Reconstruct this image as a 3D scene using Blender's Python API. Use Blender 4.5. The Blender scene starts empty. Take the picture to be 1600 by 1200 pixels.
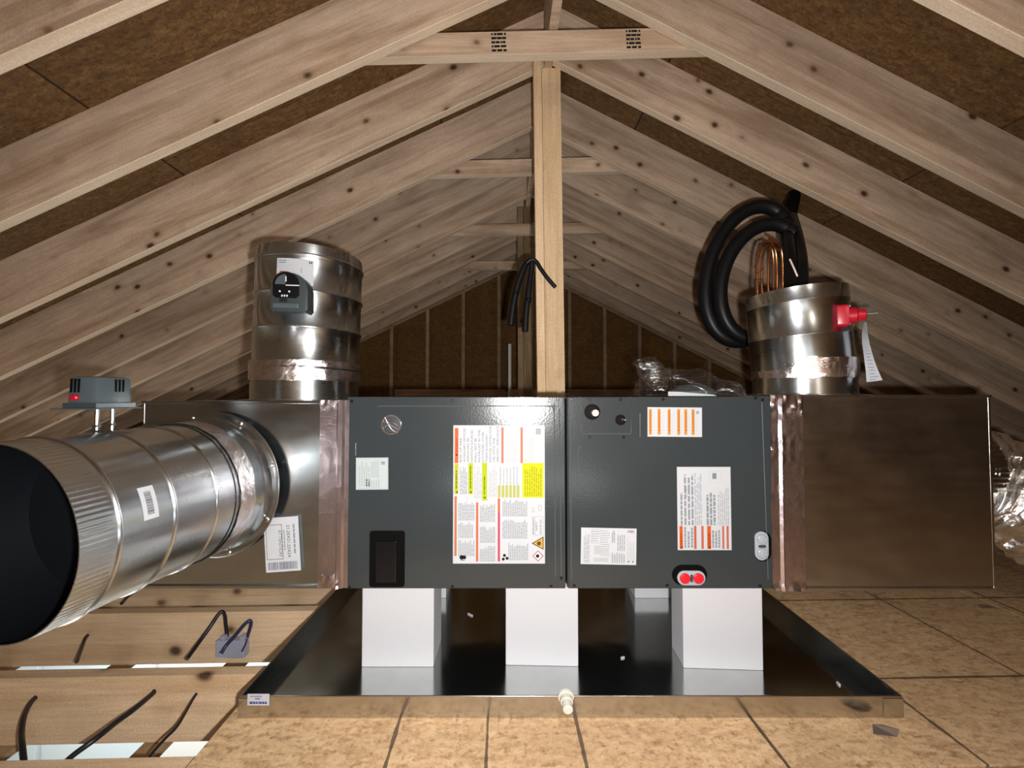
import bpy, bmesh, math, random
from mathutils import Vector, Matrix, noise as mnoise
random.seed(7)
S = bpy.context.scene
COL = S.collection
PI = math.pi
# ------------------------------------------------------------------ camera, world, lights, exposure
CZ = 0.772                      # eye height above the attic deck
PITCH, FPX = 0.0277, 650.0
cam_d = bpy.data.cameras.new('camera'); cam = bpy.data.objects.new('camera', cam_d); COL.objects.link(cam)
cam_d.sensor_width = 36; cam_d.sensor_fit = 'HORIZONTAL'; cam_d.lens = FPX/1600*36; cam_d.clip_start = 0.02
cam.location = (0, 0, CZ); cam.rotation_euler = (PI/2+PITCH, 0, 0)
S.camera = cam
world = bpy.data.worlds.new('World'); S.world = world; world.use_nodes = True
bg = world.node_tree.nodes['Background']; bg.inputs[0].default_value = (.55, .62, .75, 1); bg.inputs[1].default_value = .02
def lamp(name, kind, loc, energy, color, rot=(0, 0, 0), **kw):
    d = bpy.data.lights.new(name, kind); d.energy = energy; d.color = color
    for k, v in kw.items(): setattr(d, k, v)
    o = bpy.data.objects.new(name, d); o.location = loc; o.rotation_euler = rot; COL.objects.link(o); return o
# the phone's own flash beside the lens, added unseen fills behind the camera and under the joists, ceiling lights of the room below
lamp('flash', 'SPOT', (.05, .0, CZ-.04), 112, (1, .98, .955), (PI/2+.04, 0, 0), spot_size=math.radians(172), spot_blend=.85, shadow_soft_size=.012)
lamp('rear_fill_low', 'AREA', (.1, -1.25, .05), 16, (.96, .98, 1), (PI, 0, 0), shape='RECTANGLE', size=1.3, size_y=.8)  # added fill, low behind the camera, lifting the general light on the rafters
lamp('rear_fill_high', 'POINT', (.9, -1.25, CZ+.75), 22, (1, .93, .84), shadow_soft_size=.05)  # added unseen fill, brightens rafters and what the plenums reflect
lamp('room_light', 'AREA', (-2.4, 2.4, -.45), 40, (.93, .97, 1), (0, 0, 0), shape='RECTANGLE', size=1.2, size_y=.6)
lamp('upward_fill', 'AREA', (-2.6, 1.6, -2.3), 42, (1, .97, .93), (PI, 0, 0), shape='RECTANGLE', size=2.4, size_y=2.4)  # added fill aimed upwards to brighten the rafter undersides
S.view_settings.view_transform = 'Standard'; S.view_settings.look = 'None'
S.view_settings.gamma = 1; S.view_settings.use_curve_mapping = False; S.view_settings.exposure = 0.0

# ------------------------------------------------------------------ helpers
def P(u, v, D):                 # photo pixel (1600x1200) + distance along Y -> point of the place
    x = (u-800)/FPX; y = (600-v)/FPX; c, s = math.cos(PITCH), math.sin(PITCH)
    r = Vector((x, c-y*s, s+y*c)); r *= D/r.y
    return Vector((r.x, r.y, r.z+CZ))
PSI = 0.0273                    # the house stands a little turned to the camera
RZ = Matrix.Rotation(PSI, 4, 'Z')
def H(x, y, z): return RZ @ Vector((x, y, z))
def srgb(r, g, b):
    f = lambda c: (c/255/12.92) if c/255 <= .04045 else ((c/255+.055)/1.055)**2.4
    return (f(r), f(g), f(b), 1)
def new_obj(name, me, mat=None, parent=None):
    o = bpy.data.objects.new(name, me); COL.objects.link(o)
    if mat is not None and not me.materials: me.materials.append(mat)
    if parent is not None: o.parent = parent
    return o
def bm_obj(name, bm, mat, parent=None, smooth=False, mw=None):
    me = bpy.data.meshes.new(name); bm.normal_update(); bm.to_mesh(me); bm.free()
    if smooth:
        for p in me.polygons: p.use_smooth = True
        if smooth != True: me.set_sharp_from_angle(angle=smooth)
    o = new_obj(name, me, mat, parent)
    if mw is not None: o.matrix_world = mw
    return o
def tag(o, label, cat=None, group=None, kind=None):
    if label: o['label'] = label
    if cat: o['category'] = cat
    if group: o['group'] = group
    if kind: o['kind'] = kind
    return o
def thing(name, label, cat, group=None):
    o = bpy.data.objects.new(name, None); o.empty_display_size = .05; COL.objects.link(o)
    return tag(o, label, cat, group)
def struct(name, label=None):
    o = bpy.data.objects.new(name, None); COL.objects.link(o); o['kind'] = 'structure'
    if label: o['label'] = label
    return o
def b_box(bm, lo, hi, bev=0):
    g = bmesh.ops.create_cube(bm, size=1)
    lo, hi = Vector(lo), Vector(hi); c = (lo+hi)/2; s = hi-lo
    for v in g['verts']: v.co = Vector((v.co.x*s.x+c.x, v.co.y*s.y+c.y, v.co.z*s.z+c.z))
    if bev:
        es = {e for v in g['verts'] for e in v.link_edges}
        bmesh.ops.bevel(bm, geom=list(es), offset=bev, segments=2, affect='EDGES', profile=.6)
def box(name, lo, hi, mat, parent=None, bev=0, mw=None):
    bm = bmesh.new(); b_box(bm, lo, hi, bev); return bm_obj(name, bm, mat, parent, False, mw)
def frame(axis):
    a = Vector(axis).normalized(); t = Vector((0, 0, 1)) if abs(a.z) < .9 else Vector((0, 1, 0))
    x = t.cross(a).normalized(); return x, a.cross(x), a
def b_lathe(bm, prof, org, axis, seg=64, wave=None):      # prof: (distance along axis, radius)
    x, y, a = frame(axis); org = Vector(org); rings = []
    for t, r in prof:
        ring = []
        for i in range(seg):
            th = 2*PI*i/seg; rr = r
            if wave: rr = wave(t, r, th)
            if r < 1e-6: rr = 1e-5
            ring.append(bm.verts.new(org+a*t+(x*math.cos(th)+y*math.sin(th))*rr))
        rings.append(ring)
    for A, B in zip(rings, rings[1:]):
        for i in range(seg): bm.faces.new((A[i], A[(i+1) % seg], B[(i+1) % seg], B[i]))
    return rings
def lathe(name, prof, org, axis, mat, parent=None, seg=64, smooth=.6, wave=None):
    bm = bmesh.new(); b_lathe(bm, prof, org, axis, seg, wave); return bm_obj(name, bm, mat, parent, smooth)
def catmull(pts, n=8):
    pts = [Vector(p) for p in pts]; q = [pts[0]*2-pts[1]]+pts+[pts[-1]*2-pts[-2]]; out = []
    for i in range(1, len(q)-2):
        for k in range(n):
            t = k/n; a, b, c, d = q[i-1:i+3]
            out.append(.5*((2*b)+(c-a)*t+(2*a-5*b+4*c-d)*t*t+(3*b-a-3*c+d)*t**3))
    out.append(pts[-1]); return out
def b_tube(bm, pts, r, seg=10, n=8, cap=True):
    c = catmull(pts, n) if n > 1 else [Vector(p) for p in pts]
    up = None; rings = []
    for i, p in enumerate(c):
        t = (c[min(i+1, len(c)-1)]-c[max(i-1, 0)]).normalized()
        if up is None: up = frame(t)[0]
        up = (up-t*up.dot(t)).normalized(); w = t.cross(up)
        rr = r(i/(len(c)-1)) if callable(r) else r
        rings.append([bm.verts.new(p+(up*math.cos(2*PI*k/seg)+w*math.sin(2*PI*k/seg))*rr) for k in range(seg)])
    for A, B in zip(rings, rings[1:]):
        for k in range(seg): bm.faces.new((A[k], A[(k+1) % seg], B[(k+1) % seg], B[k]))
    if cap: bm.faces.new(rings[0][::-1]); bm.faces.new(rings[-1])
def tube(name, pts, r, mat, parent=None, seg=10, n=8):
    bm = bmesh.new(); b_tube(bm, pts, r, seg, n); return bm_obj(name, bm, mat, parent, .9)
def prism(name, poly, y0, y1, mat, parent=None, bev=0):   # outline in X,Z pushed from y0 to y1
    bm = bmesh.new()
    A = [bm.verts.new((p[0], y0, p[1])) for p in poly]; B = [bm.verts.new((p[0], y1, p[1])) for p in poly]
    n = len(poly); bm.faces.new(A); bm.faces.new(B[::-1])
    for i in range(n): bm.faces.new((A[i], B[i], B[(i+1) % n], A[(i+1) % n]))
    bmesh.ops.recalc_face_normals(bm, faces=bm.faces)
    if bev: bmesh.ops.bevel(bm, geom=[e for e in bm.edges if abs(e.verts[0].co.y-e.verts[1].co.y) < 1e-7], offset=bev, segments=2, affect='EDGES', profile=.6)
    return bm_obj(name, bm, mat, parent, .5)
def stadium(cx, cz, w, h, n=10, r=None):                  # rounded rectangle outline
    r = min(w, h)/2 if r is None else r; out = []
    for k, (sx, sz) in enumerate(((1, 1), (-1, 1), (-1, -1), (1, -1))):
        for i in range(n+1):
            t = PI/2*(k+i/n); out.append((cx+sx*(w/2-r)+r*math.cos(t), cz+sz*(h/2-r)+r*math.sin(t)))
    return out

# ------------------------------------------------------------------ materials
class N:                                                    # small node helper
    def __init__(s, name):
        s.m = bpy.data.materials.new(name); s.m.use_nodes = True; s.t = s.m.node_tree
        s.p = s.t.nodes['Principled BSDF']
    def n(s, typ, **kw):
        nd = s.t.nodes.new('ShaderNode'+typ)
        for k, v in kw.items():
            if k.startswith('i_'):
                key = k[2:]; nd.inputs[int(key) if key.isdigit() else key.replace('_', ' ')].default_value = v
            else: setattr(nd, k, v)
        return nd
    def l(s, a, b): s.t.links.new(a, b)
    def mul(s, vec, sc):
        nd = s.n('VectorMath', operation='MULTIPLY'); s.l(vec, nd.inputs[0]); nd.inputs[1].default_value = sc; return nd.outputs[0]
    def math(s, op, a, b=0.0):
        nd = s.n('Math', operation=op)
        for i, x in enumerate((a, b)):
            if hasattr(x, 'links'): s.l(x, nd.inputs[i])
            else: nd.inputs[i].default_value = x
        return nd.outputs[0]
    def ramp(s, fac, stops, interp='LINEAR'):
        nd = s.n('ValToRGB'); nd.color_ramp.interpolation = interp
        e = nd.color_ramp.elements
        while len(e) < len(stops): e.new(.5)
        for el, (p, c) in zip(e, stops): el.position = p; el.color = c if len(c) == 4 else (*c, 1)
        s.l(fac, nd.inputs[0]); return nd.outputs[0]
    def mix(s, fac, a, b, mode='MIX'):
        nd = s.n('Mix', data_type='RGBA', blend_type=mode)
        for i, x in ((0, fac), (6, a), (7, b)):
            if hasattr(x, 'links'): s.l(x, nd.inputs[i])
            else: nd.inputs[i].default_value = x
        return nd.outputs[2]
    def bump(s, h, strength, dist=.01):
        nd = s.n('Bump', i_Strength=strength, i_Distance=dist); s.l(h, nd.inputs['Height']); s.l(nd.outputs[0], s.p.inputs['Normal'])
    def coords(s, rnd=True):
        tc = s.n('TexCoord')
        if not rnd: return tc.outputs['Object']
        oi = s.n('ObjectInfo'); r = s.math('MULTIPLY', oi.outputs['Random'], 57.0)
        cb = s.n('CombineXYZ'); [s.l(r, cb.inputs[i]) for i in range(3)]
        ad = s.n('VectorMath', operation='ADD'); s.l(tc.outputs['Object'], ad.inputs[0]); s.l(cb.outputs[0], ad.inputs[1])
        s.rand = oi.outputs['Random']; return ad.outputs[0]
def plain(name, col, rough=.5, metal=0, spec=.5, **kw):
    k = N(name); k.p.inputs['Base Color'].default_value = col; k.p.inputs['Roughness'].default_value = rough
    k.p.inputs['Metallic'].default_value = metal; k.p.inputs['Specular IOR Level'].default_value = spec
    for a, b in kw.items(): k.p.inputs[a.replace('_', ' ')].default_value = b
    return k.m
def wood(name, light, dark, knots=True, dirt=.25, ksc=8.0):
    k = N(name); v = k.coords()
    g = k.n('TexNoise', i_Scale=1, i_Detail=4, i_Roughness=.6, i_Distortion=.6); k.l(k.mul(v, (1.3, 16, 16)), g.inputs['Vector'])
    f = k.n('TexNoise', i_Scale=1, i_Detail=3, i_Roughness=.7); k.l(k.mul(v, (5, 130, 130)), f.inputs['Vector'])
    d = k.n('TexNoise', i_Scale=3.5, i_Detail=6, i_Roughness=.65); k.l(v, d.inputs['Vector'])
    c = k.ramp(g.outputs[0], [(.34, dark), (.58, light)])
    c = k.mix(k.math('MULTIPLY', k.ramp(f.outputs[0], [(.35, (1, 1, 1)), (.65, (0, 0, 0))]), .28), c, (dark[0]*.6, dark[1]*.56, dark[2]*.52, 1))
    c = k.mix(k.math('MULTIPLY', k.ramp(d.outputs[0], [(.42, (0, 0, 0)), (.72, (1, 1, 1))]), dirt), c, (dark[0]*.6, dark[1]*.6, dark[2]*.62, 1))
    sp = k.n('TexNoise', i_Scale=210, i_Detail=3, i_Roughness=.8); k.l(v, sp.inputs['Vector'])
    c = k.mix(.55, c, k.ramp(sp.outputs[0], [(.3, (.45, .45, .46)), (.7, (1, 1, 1))]), 'MULTIPLY')
    tone = k.math('ADD', k.math('MULTIPLY', k.rand, .26), .87)
    tv = k.n('HueSaturation'); k.l(c, tv.inputs['Color']); k.l(tone, tv.inputs['Value']); c = tv.outputs[0]
    if knots:
        kw_ = k.n('TexNoise', i_Scale=26, i_Detail=3); k.l(v, kw_.inputs['Vector'])
        kv = k.n('VectorMath', operation='MULTIPLY_ADD'); k.l(kw_.outputs['Color'], kv.inputs[0]); kv.inputs[1].default_value = (.011, .011, .011); k.l(v, kv.inputs[2])
        vo = k.n('TexVoronoi', feature='F1', i_Scale=1); k.l(k.mul(kv.outputs[0], (ksc*.8, ksc, ksc*1.05)), vo.inputs['Vector'])
        halo = k.ramp(vo.outputs['Distance'], [(.08, (1, 1, 1)), (.24, (0, 0, 0))])
        core = k.ramp(vo.outputs['Distance'], [(.06, (1, 1, 1)), (.135, (0, 0, 0))])
        c = k.mix(k.math('MULTIPLY', halo, .5), c, (dark[0]*.55, dark[1]*.45, dark[2]*.36, 1))
        c = k.mix(k.math('MULTIPLY', core, .9), c, (.03, .014, .007, 1))
    k.l(c, k.p.inputs['Base Color']); k.p.inputs['Roughness'].default_value = .75; k.p.inputs['Specular IOR Level'].default_value = .25
    k.bump(f.outputs[0], .12, .004); return k.m
def osb(name, a, b, c3, lines=None, scale=1.0, spec=.25):
    k = N(name); v = k.coords()
    cols = []; wn = k.n('TexNoise', i_Scale=30, i_Detail=4, i_Roughness=.7); k.l(v, wn.inputs['Vector'])
    wv = k.n('VectorMath', operation='MULTIPLY_ADD'); k.l(wn.outputs['Color'], wv.inputs[0]); wv.inputs[1].default_value = (.03, .03, .03); k.l(v, wv.inputs[2]); ov = v; v = wv.outputs[0]
    for i, (rot, sc) in enumerate((((0, 0, .5), (30, 110, 60)), ((0, 0, -.9), (34, 120, 60)), ((0, 0, 1.5), (40, 120, 60)))):
        mp = k.n('Mapping'); mp.inputs['Rotation'].default_value = rot; mp.inputs['Scale'].default_value = tuple(q*scale for q in sc); k.l(v, mp.inputs['Vector'])
        vo = k.n('TexVoronoi', feature='F1', i_Scale=1, i_Randomness=1.0); k.l(mp.outputs[0], vo.inputs['Vector'])
        sp = k.n('SeparateColor'); k.l(vo.outputs['Color'], sp.inputs[0]); cols.append(sp.outputs[0])
    m1 = k.math('MULTIPLY', k.math('ADD', cols[0], cols[1]), .5); m = k.math('ADD', k.math('MULTIPLY', m1, .65), k.math('MULTIPLY', cols[2], .35))
    fs_ = k.n('TexNoise', i_Scale=90*scale, i_Detail=5, i_Roughness=.75); k.l(v, fs_.inputs['Vector'])
    m = k.math('ADD', k.math('MULTIPLY', m, .42), k.math('MULTIPLY', fs_.outputs[0], .58))
    c = k.ramp(m, [(.25, a), (.5, b), (.75, c3)])
    spk = k.n('TexNoise', i_Scale=60*scale, i_Detail=6, i_Roughness=.8); k.l(ov, spk.inputs['Vector'])
    c = k.mix(k.math('MULTIPLY', k.ramp(spk.outputs[0], [(.53, (0, 0, 0)), (.66, (1, 1, 1))]), .7), c, (a[0]*.45, a[1]*.4, a[2]*.36, 1))
    d = k.n('TexNoise', i_Scale=2.2, i_Detail=7, i_Roughness=.7); k.l(v, d.inputs['Vector'])
    c = k.mix(k.math('MULTIPLY', k.ramp(d.outputs[0], [(.42, (0, 0, 0)), (.75, (1, 1, 1))]), .4), c, (a[0]*.7, a[1]*.65, a[2]*.6, 1))
    if lines:                                              # printed nailing lines along the sheet
        tc = k.n('TexCoord'); sx = k.n('SeparateXYZ'); k.l(tc.outputs['Object'], sx.inputs[0])
        wob = k.n('TexNoise', i_Scale=18, i_Detail=3); k.l(tc.outputs['Object'], wob.inputs['Vector'])
        tot = None
        for ax, off, per, wid in lines:
            q = k.math('DIVIDE', k.math('SUBTRACT', sx.outputs[ax], off), per)
            fr = k.math('ABSOLUTE', k.math('SUBTRACT', k.math('FRACT', k.math('ADD', q, .5)), .5))
            on = k.math('LESS_THAN', fr, k.math('MULTIPLY', wob.outputs[0], 2*wid/per))
            tot = on if tot is None else k.math('MAXIMUM', tot, on)
        c = k.mix(k.math('MULTIPLY', tot, .8), c, (.035, .024, .017, 1))
    k.l(c, k.p.inputs['Base Color']); k.p.inputs['Roughness'].default_value = .7; k.p.inputs['Specular IOR Level'].default_value = spec
    k.bump(m, .25, .003); return k.m
def galv(name, col=.62, rough=.24, dent=.02, dscale=4.0, spang=.02, tint=(.89, .96, 1), aniso=None):
    k = N(name); v = k.coords()
    vo = k.n('TexVoronoi', feature='F1', i_Scale=45); k.l(v, vo.inputs['Vector'])
    sp = k.n('SeparateColor'); k.l(vo.outputs['Color'], sp.inputs[0])
    n1 = k.n('TexNoise', i_Scale=7, i_Detail=6, i_Roughness=.6); k.l(k.mul(v, (1, 1, 5)), n1.inputs['Vector'])
    n2 = k.n('TexNoise', i_Scale=dscale, i_Detail=1.5); k.l(v, n2.inputs['Vector'])
    br = k.math('ADD', k.math('ADD', k.math('MULTIPLY', sp.outputs[0], spang), k.math('MULTIPLY', n1.outputs[0], .14)), col-.1)
    cb = k.n('CombineColor'); [k.l(k.math('MULTIPLY', br, t), cb.inputs[i]) for i, t in enumerate(tint)]
    k.l(cb.outputs[0], k.p.inputs['Base Color']); k.p.inputs['Metallic'].default_value = 1
    k.l(k.math('ADD', k.math('ADD', k.math('MULTIPLY', sp.outputs[1], .015), k.math('MULTIPLY', n1.outputs[0], .12)), rough-.08), k.p.inputs['Roughness'])
    if aniso:                                                # rolled sheet: highlight drawn out along the tube
        tg_ = k.n('Tangent', direction_type='RADIAL', axis=aniso); k.l(tg_.outputs[0], k.p.inputs['Tangent'])
        k.p.inputs['Anisotropic'].default_value = .75; k.p.inputs['Anisotropic Rotation'].default_value = .25
    k.bump(n2.outputs[0], dent*10, .02); return k.m
def foil(name, tint, bmp=.45, rough=.2):
    k = N(name); v = k.coords()
    n1 = k.n('TexNoise', i_Scale=26, i_Detail=5, i_Roughness=.7, i_Distortion=1.5); k.l(v, n1.inputs['Vector'])
    k.p.inputs['Base Color'].default_value = tint; k.p.inputs['Metallic'].default_value = 1; k.p.inputs['Roughness'].default_value = rough
    k.bump(n1.outputs[0], bmp, .01); return k.m
M = {}
M['pine'] = wood('pine', srgb(236, 208, 181), srgb(190, 160, 132), dirt=.34, ksc=7.6)
M['pine_lit_under'] = wood('pine lit underside', srgb(238, 216, 190), srgb(224, 200, 172), knots=False, dirt=.12)  # light from below painted into the paler colour of the undersides
M['pine_fresh'] = wood('pine fresh', srgb(236, 206, 168), srgb(218, 184, 142), dirt=.08, ksc=6.5)
M['pine_old'] = wood('pine weathered', srgb(170, 146, 112), srgb(116, 94, 66), dirt=.6)
M['pine_joist'] = wood('pine joist', srgb(236, 206, 170), srgb(212, 178, 140), dirt=.25, ksc=5.5)
M['pine_dim'] = wood('pine stud', srgb(188, 160, 126), srgb(160, 130, 98), knots=False, dirt=.3)
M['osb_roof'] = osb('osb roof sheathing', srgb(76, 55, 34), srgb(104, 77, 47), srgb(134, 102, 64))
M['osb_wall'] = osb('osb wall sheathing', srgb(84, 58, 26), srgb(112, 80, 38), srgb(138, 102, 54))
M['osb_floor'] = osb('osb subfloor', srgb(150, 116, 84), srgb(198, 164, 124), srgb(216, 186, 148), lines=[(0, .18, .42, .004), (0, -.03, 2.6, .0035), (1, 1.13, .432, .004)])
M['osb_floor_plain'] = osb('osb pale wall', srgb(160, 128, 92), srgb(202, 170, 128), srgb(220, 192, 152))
M['felt'] = plain('roofing felt', (.02, .02, .022, 1), .9)
M['galv'] = galv('galvanized sheet', .62, .23, .012, 3.2)
M['galv_dark'] = galv('galvanized sheet duller', .66, .25, .045, 5.0, tint=(1, .99, .96))
M['galv_round'] = galv('galvanized round duct', .74, .27, .003, 6.0, aniso='Y')
M['galv_up'] = galv('galvanized upright duct', .70, .30, .003, 6.0, aniso='Z')
M['galv_pan'] = galv('galvanized pan', .66, .15, .004, 3.0, .02, (.97, 1, .97))
M['foil'] = foil('foil tape', (.66, .57, .60, 1), .16, .28)
M['foil_wrap'] = foil('clear foil wrap', (.88, .82, .82, 1), .3, .24)
M['foil_flex'] = foil('flex duct foil', (.86, .87, .88, 1))
def cabinet_mat():
    k = N('charcoal painted steel'); v = k.coords(False)
    n1 = k.n('TexNoise', i_Scale=160, i_Detail=2); k.l(v, n1.inputs['Vector'])
    n2 = k.n('TexNoise', i_Scale=5, i_Detail=5); k.l(v, n2.inputs['Vector'])
    k.l(k.mix(n2.outputs[0], (.026, .032, .035, 1), (.034, .041, .044, 1)), k.p.inputs['Base Color'])
    k.p.inputs['Roughness'].default_value = .18; k.p.inputs['Specular IOR Level'].default_value = .5
    k.bump(n1.outputs[0], .10, .002); return k.m
M['cab'] = cabinet_mat()
M['cab_edge'] = plain('charcoal pressed bead', (.07, .082, .086, 1), .22)
M['black'] = plain('black plastic', (.006, .006, .007, 1), .45)
M['hole'] = plain('dark opening', (.003, .003, .003, 1), .8, spec=.05)
M['glossy_black'] = plain('glossy black plastic', (.006, .006, .007, 1), .15, spec=.3)
M['rubber'] = plain('black foam insulation', (.006, .006, .007, 1), .4, spec=.25)
M['liner'] = plain('black damper liner', (.004, .005, .007, 1), .6, spec=.2)
M['grey_plastic'] = plain('grey plastic', srgb(68, 77, 81), .45)
M['grey_dark'] = plain('dark grey plastic', srgb(52, 59, 62), .35)
M['grey_cap'] = plain('grey cap', srgb(150, 156, 164), .35)
M['red'] = plain('red plastic', (.42, .006, .02, 1), .3)
M['red_cap'] = plain('bright red cap', (.62, .012, .022, 1), .3)
M['steel'] = plain('bright steel', (.72, .72, .72, 1), .22, 1)
M['screw'] = plain('dark screw', (.008, .008, .009, 1), .25)
M['copper'] = plain('copper tube', (.72, .33, .16, 1), .22, 1)
M['paper'] = plain('white label paper', srgb(176, 178, 182), .6, spec=.2)
M['paper_grey'] = plain('silver label paper', srgb(166, 174, 176), .5, spec=.2)
M['cable'] = plain('black cable jacket', (.010, .010, .013, 1), .4)
M['cable_blue'] = plain('dark blue cable jacket', (.020, .024, .075, 1), .4)
M['box_blue'] = plain('blue grey junction box', srgb(150, 154, 172), .5)
M['drywall'] = plain('white drywall', srgb(228, 230, 226), .9)
M['window_blue'] = plain('pale blue wrap', srgb(206, 220, 226), .6)
M['tile'] = plain('pale floor boards', srgb(214, 206, 186), .6)
M['pvc'] = plain('white pvc', srgb(228, 228, 220), .3)
M['nylon'] = plain('translucent white nylon', srgb(226, 226, 214), .25, Transmission_Weight=.35)
def foam():
    k = N('white foam'); v = k.coords(False); vo = k.n('TexVoronoi', i_Scale=260); k.l(v, vo.inputs['Vector'])
    k.p.inputs['Base Color'].default_value = srgb(184, 184, 189); k.p.inputs['Roughness'].default_value = .85; k.bump(vo.outputs['Distance'], .15, .002); return k.m
M['foam'] = foam()
def clear_film():
    k = N('clear plastic film'); v = k.coords(False)
    n1 = k.n('TexNoise', i_Scale=22, i_Detail=5, i_Distortion=1.2); k.l(v, n1.inputs['Vector'])
    tr = k.n('BsdfTransparent'); gl = k.n('BsdfGlossy', i_Roughness=.12); gl.inputs[0].default_value = (.9, .9, .9, 1)
    df = k.n('BsdfTranslucent'); df.inputs[0].default_value = (.75, .75, .75, 1)
    b = k.n('Bump', i_Strength=.8, i_Distance=.02); k.l(n1.outputs[0], b.inputs['Height']); k.l(b.outputs[0], gl.inputs['Normal'])
    m1 = k.n('MixShader', i_0=.12); k.l(tr.outputs[0], m1.inputs[1]); k.l(gl.outputs[0], m1.inputs[2])
    m2 = k.n('MixShader', i_0=.05); k.l(m1.outputs[0], m2.inputs[1]); k.l(df.outputs[0], m2.inputs[2])
    k.l(m2.outputs[0], k.t.nodes['Material Output'].inputs['Surface']); return k.m
M['film'] = clear_film()
INK = {}
def ink(c):
    if c not in INK: INK[c] = plain('ink %d' % len(INK), srgb(*[q*.80 for q in c]), .6, spec=.15)
    return INK[c]

# ------------------------------------------------------------------ flat print
def text_geo(body, cache={}):
    if body in cache: return cache[body]
    cu = bpy.data.curves.new('text', 'FONT'); cu.body = body; cu.size = 1; cu.resolution_u = 2
    o = bpy.data.objects.new('text', cu); COL.objects.link(o); dg = bpy.context.evaluated_depsgraph_get(); dg.update()
    me = bpy.data.meshes.new_from_object(o.evaluated_get(dg))
    vs = [tuple(v.co) for v in me.vertices]; fs = [tuple(p.vertices) for p in me.polygons]
    bpy.data.objects.remove(o); bpy.data.curves.remove(cu); bpy.data.meshes.remove(me)
    x0 = min(v[0] for v in vs); x1 = max(v[0] for v in vs); y1 = max(v[1] for v in vs)
    cache[body] = (vs, fs, x0, x1, y1); return cache[body]
class Label:
    """paper sheet with its print; a (left-right) and b (top-down) run over the sheet from 0 to 1"""
    def __init__(s, parent, u0, v0, u1, v1, D, mat='paper', tilt=0, name='label', label=None, mw=None, size=None, wrap=None):
        s.wrap = wrap
        if mw is None:
            A, B = P(u0, v0, D), P(u1, v1, D); s.w, s.h = B.x-A.x, A.z-B.z
            mw = Matrix.Translation(((A.x+B.x)/2, D, (A.z+B.z)/2)) @ Matrix.Rotation(tilt, 4, 'Y')
        else: s.w, s.h = size
        s.o = box(name, (-s.w/2, -.0006, -s.h/2), (s.w/2, 0, s.h/2), M[mat], parent); s.o.matrix_world = mw
        if label: s.o['label'] = label
        s.vs, s.fs, s.mi, s.mats, s.lay = [], [], [], [], 0
    def pt(s, a, b, k): return ((a-.5)*s.w, -.0007-.00008*k, (.5-b)*s.h)
    def add(s, vs, fs, col):
        m = ink(col)
        if m not in s.mats: s.mats.append(m)
        n = len(s.vs); s.vs += vs; s.fs += [tuple(i+n for i in f) for f in fs]; s.mi += [s.mats.index(m)]*len(fs)
    def rect(s, a0, b0, a1, b1, col, k=1): s.add([s.pt(a0, b1, k), s.pt(a1, b1, k), s.pt(a1, b0, k), s.pt(a0, b0, k)], [(0, 1, 2, 3)], col); return s
    def poly(s, pts, col, k=2): s.add([s.pt(a, b, k) for a, b in pts], [tuple(range(len(pts)))], col); return s
    def disc(s, a, b, r, col, k=2, n=16): return s.poly([(a+r/s.w*math.cos(-2*PI*i/n), b+r/s.h*math.sin(-2*PI*i/n)) for i in range(n)], col, k)
    def frame(s, a0, b0, a1, b1, t, col, k=2):
        ta, tb = t/s.w, t/s.h
        s.rect(a0, b0, a1, b0+tb, col, k); s.rect(a0, b1-tb, a1, b1, col, k); s.rect(a0, b0, a0+ta, b1, col, k); s.rect(a1-ta, b0, a1, b1, col, k); return s
    def text(s, body, a, b, length, height, d, col, k=3):     # starts at (a,b); d: 'R' along, 'U' upwards, 'D' downwards; metres
        vs, fs, x0, x1, y1 = text_geo(body); sx = length/(x1-x0); sy = height/max(y1, .5); out = []
        ox, _, oz = s.pt(a, b, k); y = s.pt(a, b, k)[1]
        for x, yy, _ in vs:
            x = (x-x0)*sx; yy *= sy
            out.append((ox+x, y, oz+yy) if d == 'R' else (ox-yy, y, oz+x) if d == 'U' else (ox+yy, y, oz-x))
        s.add(out, fs, col); return s
    def lines(s, a0, b0, a1, b1, n, d, col, fill=.55, k=2, seed=1, short=.25):   # rows of print too small to read
        rng = random.Random(seed)
        for i in range(n):
            if d == 'R':
                y0 = b0+(b1-b0)*(i+.2)/n; y1 = y0+(b1-b0)*fill/n; x = a0; e = a1-(a1-a0)*rng.random()*short
                while x < e:
                    q = min(e, x+(a1-a0)*rng.uniform(.05, .2)); s.rect(x, y0, q, y1, col, k); x = q+(a1-a0)*.025
            else:
                x0 = a0+(a1-a0)*(i+.2)/n; x1 = x0+(a1-a0)*fill/n; y = 0; L = b1-b0; e = L-L*rng.random()*short
                while y < e:
                    q = min(e, y+L*rng.uniform(.05, .2))
                    if d == 'U': s.rect(x0, b1-q, x1, b1-y, col, k)
                    else: s.rect(x0, b0+y, x1, b0+q, col, k)
                    y = q+L*.025
        return s
    def barcode(s, a0, b0, a1, b1, col=(60, 60, 70), along='x', seed=3, n=40):
        rng = random.Random(seed); t = 0; tot = []
        while len(tot) < n: tot.append((rng.choice((1, 1, 2, 3)), rng.choice((1, 1, 2))))
        L = sum(p+q for p, q in tot); x = 0
        for p, q in tot:
            if along == 'x': s.rect(a0+(a1-a0)*x/L, b0, a0+(a1-a0)*(x+p)/L, b1, col)
            else: s.rect(a0, b0+(b1-b0)*x/L, a1, b0+(b1-b0)*(x+p)/L, col)
            x += p+q
        return s
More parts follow.
